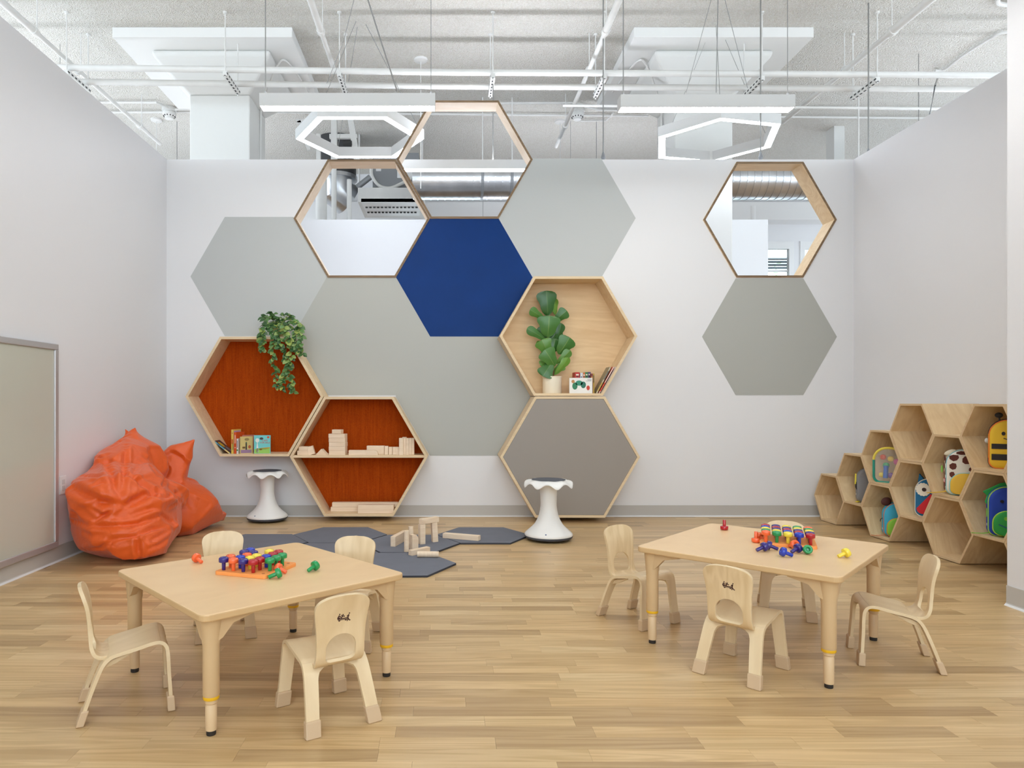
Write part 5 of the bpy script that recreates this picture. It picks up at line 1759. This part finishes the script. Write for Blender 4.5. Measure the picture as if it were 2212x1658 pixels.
bag_me = bpy.data.meshes.new_from_object(tmp.evaluated_get(dg))
bpy.data.objects.remove(tmp)
bm = bmesh.new(); bm.from_mesh(bag_me)
for _ in range(5):
    bmesh.ops.smooth_vert(bm, verts=bm.verts, factor=0.5, use_axis_x=True, use_axis_y=True, use_axis_z=True)
bm.normal_update()
bvh = BVHTree.FromBMesh(bm)
co = np.array([v.co[:] for v in bm.verts]); no = np.array([v.normal[:] for v in bm.verts])
disp = np.zeros(len(co))
EYE = Vector((0, 0, 1))


def cast(x, y):
    d = (P(x, y, 5.0) - EYE).normalized()
    return bvh.ray_cast(EYE, d)[0]


folds = [  # pixel polyline, groove depth, width, lip height
    ([(140, 1042), (175, 1062), (215, 1082), (262, 1090)], .035, .022, .02), ([(262, 1090), (300, 1078), (340, 1062), (385, 1068)], .03, .022, .018),
    ([(230, 985), (236, 1015), (250, 1050), (262, 1085)], .03, .018, .018), ([(146, 1024), (190, 1026), (230, 1034)], .02, .014, .014),
    ([(152, 1122), (195, 1136), (240, 1136), (300, 1130), (345, 1112), (378, 1130)], .026, .012, .014),
    ([(238, 1162), (290, 1158), (330, 1142), (362, 1140)], .024, .011, .014), ([(296, 1160), (298, 1190), (306, 1218)], .026, .012, .016),
    ([(170, 1190), (215, 1176), (262, 1166), (296, 1158)], .02, .014, .012), ([(272, 958), (270, 1000), (266, 1040), (264, 1080)], .028, .015, .016),
    ([(268, 1024), (300, 1038), (325, 1062), (340, 1076)], .03, .018, .016), ([(364, 984), (362, 1020), (350, 1046), (336, 1072)], .024, .014, .014),
    ([(336, 1072), (370, 1070), (400, 1056)], .026, .014, .014), ([(366, 1096), (385, 1082), (404, 1062)], .018, .012, .01),
    ([(205, 1128), (230, 1112), (240, 1098)], .02, .012, .012), ([(196, 1094), (222, 1112), (236, 1106)], .018, .012, .012),
    ([(160, 1012), (195, 998), (226, 990)], .016, .012, .01), ([(214, 988), (226, 1006), (238, 1024)], .016, .011, .012),
    ([(300, 1000), (290, 1020), (282, 1034)], .014, .012, .01), ([(310, 985), (330, 1010), (352, 1030)], .012, .014, .01),
    ([(330, 1165), (352, 1152), (372, 1140)], .014, .01, .01), ([(320, 1185), (345, 1176), (366, 1160)], .014, .011, .01),
    ([(250, 1180), (272, 1172), (290, 1170)], .012, .01, .01), ([(395, 1070), (410, 1090), (420, 1100)], .008, .014, .006),
    ([(286, 1110), (310, 1104), (340, 1096)], .01, .012, .01), ([(180, 1150), (220, 1160), (250, 1160)], .01, .014, .01),
    ([(240, 962), (262, 950), (284, 940)], .012, .01, .01), ([(200, 1052), (222, 1042), (236, 1048)], .016, .01, .012)]
for line, dep, wd, lip in folds:
    pts = []
    for (x0, y0), (x1, y1) in zip(line, line[1:]):
        for k_ in range(7):
            h = cast(x0 + (x1 - x0) * k_ / 7, y0 + (y1 - y0) * k_ / 7)
            if h:
                pts.append(h)
    if len(pts) < 3:
        continue
    pa = np.array([p[:] for p in pts])
    d2 = ((co[:, None, :] - pa[None, :, :]) ** 2).sum(2)
    idx = d2.argmin(1)
    dist = np.sqrt(d2.min(1))
    taper = np.sin(np.clip((idx + 0.6) / len(pts), 0.04, 0.96) * math.pi) ** 0.5
    disp += taper * (-dep * np.exp(-(dist / wd) ** 2) + lip * np.exp(-((dist - wd * 2.2) / (wd * 1.1)) ** 2))
# flat crumpled panels: split the skin into patches and press each toward its own plane
rs = np.random.RandomState(4)
ani = np.array([1.0, 0.8, 1.35])
seeds = [int(np.argmin(co[:, 1]))]
dmin = np.full(len(co), 9.0)
for _ in range(62):
    dmin = np.minimum(dmin, (((co - co[seeds[-1]]) * ani) ** 2).sum(1) + 0.35 * (1 - no @ no[seeds[-1]]) * 0.05)
    seeds.append(int(np.argmax(dmin * rs.uniform(0.5, 1.0, len(co)))))
sd = co[seeds]
cell = np.argmin(((((co[:, None, :] - sd[None]) * ani) ** 2).sum(2) + 0.02 * (1 - no @ no[seeds].T)), axis=1)
new = co + no * disp[:, None] * 0.8
for k_ in range(len(seeds)):
    m_ = cell == k_
    if m_.sum() < 12:
        continue
    n_ = no[m_].mean(0) + rs.normal(0, 0.10, 3)
    n_ /= np.linalg.norm(n_)
    c_ = co[m_].mean(0)
    h_ = (c_ - co[m_]) @ n_
    new[m_] += n_[None, :] * np.clip(h_ * 0.62, -0.05, 0.05)[:, None]
for i, v in enumerate(bm.verts):
    v.co = Vector(new[i])
for _ in range(3):
    bmesh.ops.smooth_vert(bm, verts=bm.verts, factor=0.5, use_axis_x=True, use_axis_y=True, use_axis_z=True)
for tip, wd_ in ((P(292, 923, 5.1), .04), (P(420, 949, 5.46), .045), (P(484, 1123, 5.68), .05), (P(386, 1134, 4.6), .04), (P(270, 927, 5.08), .02)):
    vn = min(bm.verts, key=lambda v: (v.co - tip).length).co.copy()
    dl = tip - vn
    for v in bm.verts:
        q_ = (v.co - vn).length
        if q_ < wd_ * 3:
            v.co += dl * math.exp(-(q_ / wd_) ** 1.2)
for v in bm.verts:
    v.co.x = max(v.co.x, XL + 0.006)
    v.co.y = min(v.co.y, YB - 0.02)
    v.co.z = max(v.co.z, 0.001)
org = Vector((-2.1, 5.0, 0.0))
bmesh.ops.translate(bm, verts=bm.verts, vec=-org)
bm.to_mesh(bag_me); bm.free()
bag_me.materials.clear(); bag_me.materials.append(bag_mat())
bag_me.polygons.foreach_set('use_smooth', [True] * len(bag_me.polygons))
bag_me.name = 'beanbag'
bag = thing('beanbag', 'slumped crumpled orange beanbag in the left corner', 'beanbag', org)
o = bpy.data.objects.new('cover', bag_me); COL.objects.link(o); o.parent = bag
# ================================================================== CUBBIES
S_, XF, XBK = 0.2262, 3.14, XR - 0.014
PITCH = S_ * math.sqrt(3)
M_CUB = wood('cubby_plywood', (237, 211, 168), (219, 187, 142), (16, 3.0, 5), 0.45, rings=0.18)
M_CUBE = wood('cubby_edge', (216, 188, 150), (198, 168, 128), (30, 3, 30), 0.6, rings=0.1)
cub = {}
RN = ('bottom', 'upper')
CN = ('first', 'second', 'third', 'fourth', 'fifth', 'sixth', 'seventh')
for k_ in range(7):
    yc = 5.75 - 0.3395 * k_
    nrow = 1 if k_ < 2 else 2
    for n_ in range(nrow):
        zc_ = 0.004 + PITCH / 2 + (PITCH / 2 if k_ % 2 else 0) + n_ * PITCH
        lab = 'plywood hexagon cubby, %s column from the back wall%s' % (CN[k_], '' if nrow == 1 else ', %s one' % RN[n_])
        t = thing('hexagon_cubby', lab, 'cubby', ((XF + XBK) / 2, yc, zc_ - PITCH / 2), group='plywood hexagon cubbies')
        po, pi = hexpts(yc, zc_, S_ - 0.0008), hexpts(yc, zc_, S_ - 0.0165)
        for i in range(6):
            j = (i + 1) % 6
            MB().prism([po[i], po[j], pi[j], pi[i]], XF, XBK, YZ, 0, cap=1).build('side_board', [M_CUB, M_CUBE], t)
        MB().prism(hexpts(yc, zc_, S_ - 0.017), XBK - 0.012, XBK - 0.004, YZ).build('back_panel', M_CUB, t)
        cub[(k_, n_)] = (yc, zc_ - PITCH / 2 + 0.0145)

# ================================================================== BACKPACKS
def outline(w, h, rt=0.09, rb=0.04, n=7):
    out = []
    for cx, cz, r, a0 in ((w / 2 - rb, rb, rb, -90), (w / 2 - rt, h - rt, rt, 0), (-w / 2 + rt, h - rt, rt, 90), (-w / 2 + rb, rb, rb, 180)):
        for i in range(n + 1):
            t = R(a0 + 90 * i / n)
            out.append((cx + r * math.cos(t), cz + r * math.sin(t)))
    return out


def scaled(o, s, h):
    return [(x * s, h / 2 + (z - h / 2) * s) for x, z in o]


def loft(mb, rings, mi=0):
    n = len(rings[0])
    vs = [p for r_ in rings for p in r_]
    fs = [(k_ * n + i, k_ * n + (i + 1) % n, (k_ + 1) * n + (i + 1) % n, (k_ + 1) * n + i) for k_ in range(len(rings) - 1) for i in range(n)]
    fs += [list(range(n))[::-1], [(len(rings) - 1) * n + i for i in range(n)]]
    mb.add(vs, fs, mi)


def body(w, h, d, ol=None):
    ol = ol or outline(w, h)
    rings = []
    for f, s in ((0.0, 0.9), (0.08, 0.97), (0.2, 1.0), (0.75, 1.0), (0.88, 0.98), (0.96, 0.93), (1.0, 0.84)):
        rings.append([(x, -f * d, z) for x, z in scaled(ol, s, h)])
    mb = MB(); loft(mb, rings)
    return mb, ol


def disc(name, x, z, r, y, c, t, rz_=1.0, th=0.004):
    MB().prism([(x + r * math.cos(R(a * 18)), z + r * rz_ * math.sin(R(a * 18))) for a in range(20)], y, y - th, XZ).build(name, cm(c, 0.6), t, local=True)


def pack(key, name, label, w, h, d, rz, X, col, dy=0.0):
    yc, z0 = cub[key]
    q = Matrix.Rotation(rz, 3, 'Z') @ Vector((0, d / 2 + 0.012, 0))
    t = thing(name, label, 'backpack', (X + q.x, yc + dy + q.y, z0 + 0.0005), rz, group='backpacks in the cubbies')
    mb, ol = body(w, h, d)
    mb.build('body', cm(col, 0.7), t, local=True, smooth=True, angle=60)
    return t, ol


def piping(t, ol, h, y, c, s=1.0, r=0.004, name='piping'):
    pts = [(x, y, z) for x, z in scaled(ol, s, h)]
    MB().tube(pts + [pts[0]], r, 6).build(name, cm(c, 0.5), t, local=True, smooth=True)


def tab(t, pts, c, r=0.008, name='strap'):
    MB().tube(smooth_path(pts, 4), r, 6, flat=0.25).build(name, cm(c, 0.6), t, local=True)


def side_letter(t, txt, x, y, z, size, c=(240, 240, 240), rot=0.0):
    # on the -X face, reading along -Y
    M = Matrix(((0, 0, -1, x), (-1, 0, 0, y), (0, 1, 0, z), (0, 0, 0, 1))) @ Matrix.Rotation(rot, 4, 'Z')
    simple_text(txt, size, cm(c), 'printed_letters', t, M)


# bee
h, w, d = 0.285, 0.225, 0.085
t, ol = pack((5, 1), 'bee_backpack', 'yellow bee backpack with black stripes and antenna in a cubby', w, h, d, R(-38), 3.285, (232, 190, 46))
piping(t, ol, h, -d * 0.86, (230, 120, 40), 0.985)
piping(t, ol, h, -d * 0.25, (40, 36, 34), 1.0, 0.006)
for z0_, z1_ in ((0.05, 0.085), (0.115, 0.145)):
    MB().prism([(-0.1, z0_), (0.1, z0_), (0.1, z1_), (-0.1, z1_)], -d - 0.0005, -d - 0.003, XZ).build('stripe', cm((34, 32, 34), 0.7), t, local=True)
for s in (-1, 1):
    disc('eye', s * 0.045, 0.205, 0.009, -d - 0.0005, (40, 30, 28), t, 1.2)
    MB().tube(smooth_path([(s * 0.06, -0.05, h - 0.02), (s * 0.065, -0.05, h + 0.015)], 3), 0.005, 8).build('antenna', cm((34, 32, 34), 0.7), t, local=True)
    superell_mb = MB(); superell(superell_mb, (s * 0.066, -0.05, h + 0.026), (0.02, 0.012, 0.016), 2.0, n=10)
    superell_mb.build('antenna_tip', cm((34, 32, 34), 0.7), t, local=True, smooth=True)
MB().tube(smooth_path([(-0.045, -d - 0.003, 0.178), (0.0, -d - 0.003, 0.166), (0.045, -d - 0.003, 0.178)], 5), 0.0025, 6).build('smile', cm((40, 30, 28)), t, local=True)
MB().prism([(-d * 0.7, 0.06), (-d * 0.3, 0.06), (-d * 0.3, 0.2), (-d * 0.7, 0.2)], -w / 2 - 0.004, -w / 2 + 0.004, YZ).build('side_pocket', cm((222, 180, 50), 0.7), t, local=True)
superell_mb = MB(); superell(superell_mb, (-w / 2 - 0.008, -d * 0.5, 0.16), (0.012, 0.014, 0.016), 2.0, n=10)
superell_mb.build('wing', cm((198, 200, 202), 0.6), t, local=True, smooth=True)

# dinosaur
h, w, d = 0.29, 0.225, 0.1
t, ol = pack((5, 0), 'dinosaur_backpack', 'blue and green dinosaur backpack with back spikes in a cubby', w, h, d, R(-30), 3.275, (24, 62, 168))
piping(t, ol, h, -d * 0.86, (160, 206, 70), 0.985, 0.0035)
pk = MB()
pol = outline(0.19, 0.14, 0.07, 0.04)
rings = [[(x * s, y, 0.012 + z * (0.9 + 0.1 * s)) for x, z in pol] for y, s in ((-d + 0.006, 1.0), (-d - 0.02, 1.0), (-d - 0.032, 0.93), (-d - 0.036, 0.8))]
loft(pk, rings)
pk.build('front_pocket', cm((36, 150, 66), 0.7), t, local=True, smooth=True, angle=60)
MB().tube([(x, -d - 0.022, 0.012 + z) for x, z in pol] + [(pol[0][0], -d - 0.022, 0.012 + pol[0][1])], 0.0035, 6).build('pocket_piping', cm((170, 210, 70)), t, local=True)
for s in (-1, 1):
    disc('eye', s * 0.05, 0.205, 0.009, -d - 0.0005, (24, 22, 40), t)
    disc('nostril', s * 0.035, 0.11, 0.011, -d - 0.0365, (120, 190, 60), t, 1.0, 0.002)
MB().tube(smooth_path([(-0.07, -d - 0.036, 0.075), (0.0, -d - 0.038, 0.05), (0.07, -d - 0.036, 0.075)], 5), 0.0022, 6).build('mouth_line', cm((30, 70, 150)), t, local=True)
MB().prism([(0.0, 0.318), (-0.05, 0.305), (-0.132, 0.252), (-0.112, 0.228), (-0.122, 0.19), (-0.1, 0.16), (-0.06, 0.2), (0.0, 0.28)], -0.05, -0.035, XZ).build('crest', cm((40, 160, 74), 0.7), t, local=True, bev=0.004)
side_letter(t, 'Z', -w / 2 - 0.001, -d * 0.5, 0.06, 0.028, rot=R(90))
disc_mb = MB().prism([(-d * 0.5 + 0.014 * math.cos(R(a * 20)), 0.13 + 0.026 * math.sin(R(a * 20))) for a in range(18)], -w / 2 - 0.0005, -w / 2 - 0.003, YZ)
disc_mb.build('side_patch', cm((140, 200, 80)), t, local=True)
tab(t, [(-0.07, -d * 0.4, 0.02), (-0.13, -d * 0.6, 0.008), (-0.19, -d * 0.8, 0.008)], (120, 200, 60))

# giraffe
h, w, d = 0.285, 0.2, 0.11
t, ol = pack((4, 1), 'giraffe_backpack', 'white giraffe backpack with brown spots and yellow pocket in a cubby', w, h, d, R(-28), 3.255, (232, 226, 214))
piping(t, ol, h, -d * 0.84, (120, 190, 200), 0.985, 0.0035)
gr = random.Random(5)
for i, (yy, zz_, ry, rz2) in enumerate(((-0.03, 0.05, .03, .034), (-0.075, 0.075, .02, .03), (-0.03, 0.115, .018, .026), (-0.075, 0.145, .022, .026), (-0.03, 0.175, .022, .022), (-0.07, 0.215, .02, .022), (-0.03, 0.225, .018, .018))):
    n_ = 7
    poly = [(yy + ry * gr.uniform(0.75, 1.1) * math.cos(2 * math.pi * a / n_), zz_ + rz2 * gr.uniform(0.75, 1.1) * math.sin(2 * math.pi * a / n_)) for a in range(n_)]
    MB().prism(poly, -w / 2 + 0.002, -w / 2 - 0.0015, YZ).build('spot', cm((98, 44, 34), 0.7), t, local=True)
for i, (xx, zz_, rx_, rz2) in enumerate(((-0.06, 0.235, .03, .022), (0.0, 0.22, .026, .026), (0.06, 0.2, .026, .026), (-0.065, 0.18, .022, .022), (0.03, 0.165, .022, .016), (-0.02, 0.265, .03, .012), (-0.072, 0.13, .014, .02))):
    n_ = 7
    poly = [(xx + rx_ * gr.uniform(0.75, 1.1) * math.cos(2 * math.pi * a / n_), zz_ + rz2 * gr.uniform(0.75, 1.1) * math.sin(2 * math.pi * a / n_)) for a in range(n_)]
    MB().prism(poly, -d + 0.002, -d - 0.0015, XZ).build('spot', cm((98, 44, 34), 0.7), t, local=True)
pk = MB()
pol = outline(0.17, 0.13, 0.07, 0.03)
loft(pk, [[(x * s, y, 0.01 + z * (0.9 + 0.1 * s)) for x, z in pol] for y, s in ((-d + 0.006, 1.0), (-d - 0.02, 1.0), (-d - 0.03, 0.93), (-d - 0.033, 0.8))])
pk.build('front_pocket', cm((222, 178, 60), 0.7), t, local=True, smooth=True, angle=60)
MB().tube([(x, -d - 0.018, 0.01 + z) for x, z in pol] + [(pol[0][0], -d - 0.018, 0.01 + pol[0][1])], 0.0035, 6).build('pocket_piping', cm((130, 200, 206)), t, local=True)
for s in (-1, 1):
    em = MB(); superell(em, (s * 0.075, -0.07, h - 0.02), (0.035, 0.014, 0.016), 2.0, ry=R(s * 25), n=10)
    em.build('ear', cm((226, 214, 190), 0.7), t, local=True, smooth=True)
MB().prism([(-d * 0.7, 0.072), (-d * 0.08, 0.072), (-d * 0.08, 0.1), (-d * 0.7, 0.1)], -w / 2 - 0.001, -w / 2 - 0.003, YZ).build('name_tag', cm((190, 30, 40)), t, local=True)
side_letter(t, 'ZOO', -w / 2 - 0.0036, -d * 0.39, 0.086, 0.026, (250, 244, 244), R(180))
em = MB(); superell(em, (-w / 2 - 0.012, -0.02, 0.155), (0.006, 0.016, 0.024), 2.0, n=10)
em.build('leaf_tag', cm((140, 196, 84), 0.6), t, local=True, smooth=True)
tab(t, [(-0.07, -d * 0.3, 0.02), (-0.13, -d * 0.7, 0.012), (-0.2, -d * 1.1, 0.008)], (226, 184, 60), 0.01)

# owl
h, w, d = 0.26, 0.2, 0.085
t, ol = pack((3, 0), 'owl_backpack', 'blue owl backpack with red belly and round eye in a cubby', w, h, d, R(-55), 3.29, (20, 104, 150))
piping(t, ol, h, -d * 0.86, (226, 220, 206), 0.985, 0.004)
bel = [(x, z) for x, z in scaled(ol, 0.86, h) if z < 0.13] + [(0.0, 0.16)]
bel = sorted(bel, key=lambda q: math.atan2(q[1] - 0.07, q[0]))
MB().prism(bel, -d + 0.001, -d - 0.002, XZ).build('belly', cm((198, 30, 40), 0.7), t, local=True)
for s in (-1, 1):
    sc_ = [(s * 0.045 + (0.042 + 0.004 * (a % 2)) * math.cos(R(a * 12)), 0.185 + (0.042 + 0.004 * (a % 2)) * math.sin(R(a * 12))) for a in range(30)]
    MB().prism(sc_, -d - 0.001, -d - 0.005, XZ).build('eye_patch', cm((232, 226, 212), 0.7), t, local=True)
    disc('eye', s * 0.038, 0.185, 0.013, -d - 0.005, (50, 30, 26), t, 1.0, 0.003)
    MB().prism([(s * 0.045, h - 0.02), (s * 0.095, h - 0.045), (s * 0.085, h + 0.028)], -0.05, -0.03, XZ).build('ear_tuft', cm((20, 104, 150), 0.7), t, local=True, bev=0.004)

# dog
h, w, d = 0.245, 0.19, 0.11
t, ol = pack((2, 0), 'dog_backpack', 'turquoise dog backpack with brown ears and green pocket in a cubby', w, h, d, R(-22), 3.275, (60, 172, 208))
piping(t, ol, h, -d * 0.84, (214, 110, 50), 0.985, 0.0035)
pk = MB()
pol = outline(0.16, 0.13, 0.065, 0.03)
loft(pk, [[(x * s, y, 0.008 + z * (0.9 + 0.1 * s)) for x, z in pol] for y, s in ((-d + 0.006, 1.0), (-d - 0.02, 1.0), (-d - 0.03, 0.92), (-d - 0.033, 0.8))])
pk.build('front_pocket', cm((132, 190, 60), 0.7), t, local=True, smooth=True, angle=60)
MB().tube([(x, -d - 0.018, 0.008 + z) for x, z in pol] + [(pol[0][0], -d - 0.018, 0.008 + pol[0][1])], 0.0035, 6).build('pocket_piping', cm((222, 130, 50)), t, local=True)
for s in (-1, 1):
    em = MB(); superell(em, (s * 0.075, -0.07, h + 0.005), (0.035, 0.02, 0.03), 2.0, ry=R(s * 30), n=10)
    em.build('ear', cm((74, 34, 30), 0.7), t, local=True, smooth=True)
side_letter(t, 'Z', -w / 2 - 0.001, -d * 0.5, 0.05, 0.026, rot=R(90))
tab(t, [(-0.08, -d * 0.45, 0.13), (-0.105, -d * 0.5, 0.12), (-0.11, -d * 0.5, 0.1)], (40, 40, 46), 0.006)
tab(t, [(-0.06, -d * 0.7, 0.012), (-0.13, -d * 1.0, 0.006), (-0.18, -d * 1.25, 0.008)], (214, 100, 50), 0.006)

# clear pack with toys
h, w, d = 0.25, 0.2, 0.08
yc, z0 = cub[(2, 1)]
t = thing('clear_backpack', 'see-through backpack full of coloured toys with teal and yellow trim', 'backpack', (3.255, yc + 0.03, z0 + 0.0005), R(-50), group='backpacks in the cubbies')
mb, ol = body(w, h, d)
M_CLEAR = mat('clear_vinyl', (238, 240, 238), 0.08, spec=0.5)
M_CLEAR.node_tree.nodes['Principled BSDF'].inputs['Alpha'].default_value = 0.16
mb.build('clear_body', M_CLEAR, t, local=True, smooth=True, angle=60)
pts = [(x, -d * 0.9, z) for x, z in ol]
top = [p for p in pts if p[2] > h * 0.55]; low = [p for p in pts if p[2] <= h * 0.6]
MB().tube(top, 0.009, 8).build('trim', cm((226, 206, 80), 0.5), t, local=True)
half1 = [p for p in pts[len(pts) * 3 // 4 - 0:]]
i0 = next(i for i, p in enumerate(pts) if p[2] > h * 0.55)
i1 = max(i for i, p in enumerate(pts) if p[2] > h * 0.55)
MB().tube(pts[i1:] + pts[:i0 + 1], 0.009, 8).build('trim', cm((22, 140, 120), 0.5), t, local=True)
for i, (x, z, c, r_) in enumerate(((-0.05, 0.18, (206, 70, 40), .02), (-0.03, 0.12, (30, 150, 90), .022), (0.0, 0.17, (226, 190, 60), .02), (0.04, 0.15, (206, 80, 150), .022), (0.05, 0.09, (230, 120, 50), .02), (0.0, 0.05, (120, 70, 160), .02), (-0.06, 0.05, (226, 200, 70), .018))):
    em = MB(); superell(em, (x, -0.04, z), (r_, r_ * 0.8, r_), 2.3, n=10)
    em.build('toy', cm(c, 0.3), t, local=True, smooth=True)
MB().tube([(-0.03, -0.055, 0.03), (-0.025, -0.055, 0.12)], 0.016, 12).build('toy', cm((20, 96, 190), 0.3), t, local=True, smooth=True)

# grey pack
h, w, d = 0.27, 0.19, 0.1
t, ol = pack((1, 0), 'grey_backpack', 'grey backpack with black mesh pocket in the second column cubby', w, h, d, R(-24), 3.28, (128, 128, 132))
MB().prism([(-d * 0.86, 0.1), (-d * 0.12, 0.11), (-d * 0.16, 0.16), (-d * 0.8, 0.155)], -w / 2 + 0.001, -w / 2 - 0.003, YZ).build('mesh_pocket', cm((34, 34, 38), 0.8), t, local=True)
tab(t, [(-w / 2 - 0.004, -d * 0.6, 0.22), (-w / 2 - 0.006, -d * 0.7, 0.17), (-w / 2 - 0.008, -d * 0.7, 0.14)], (226, 206, 60), 0.006, 'zip_pull')
side_letter(t, 'Z', -w / 2 - 0.001, -d * 0.5, 0.06, 0.026, rot=R(90))
tab(t, [(-0.06, -d * 0.4, 0.012), (-0.08, -d * 0.8, 0.008), (-0.1, -d * 1.15, 0.008)], (226, 206, 40), 0.012)
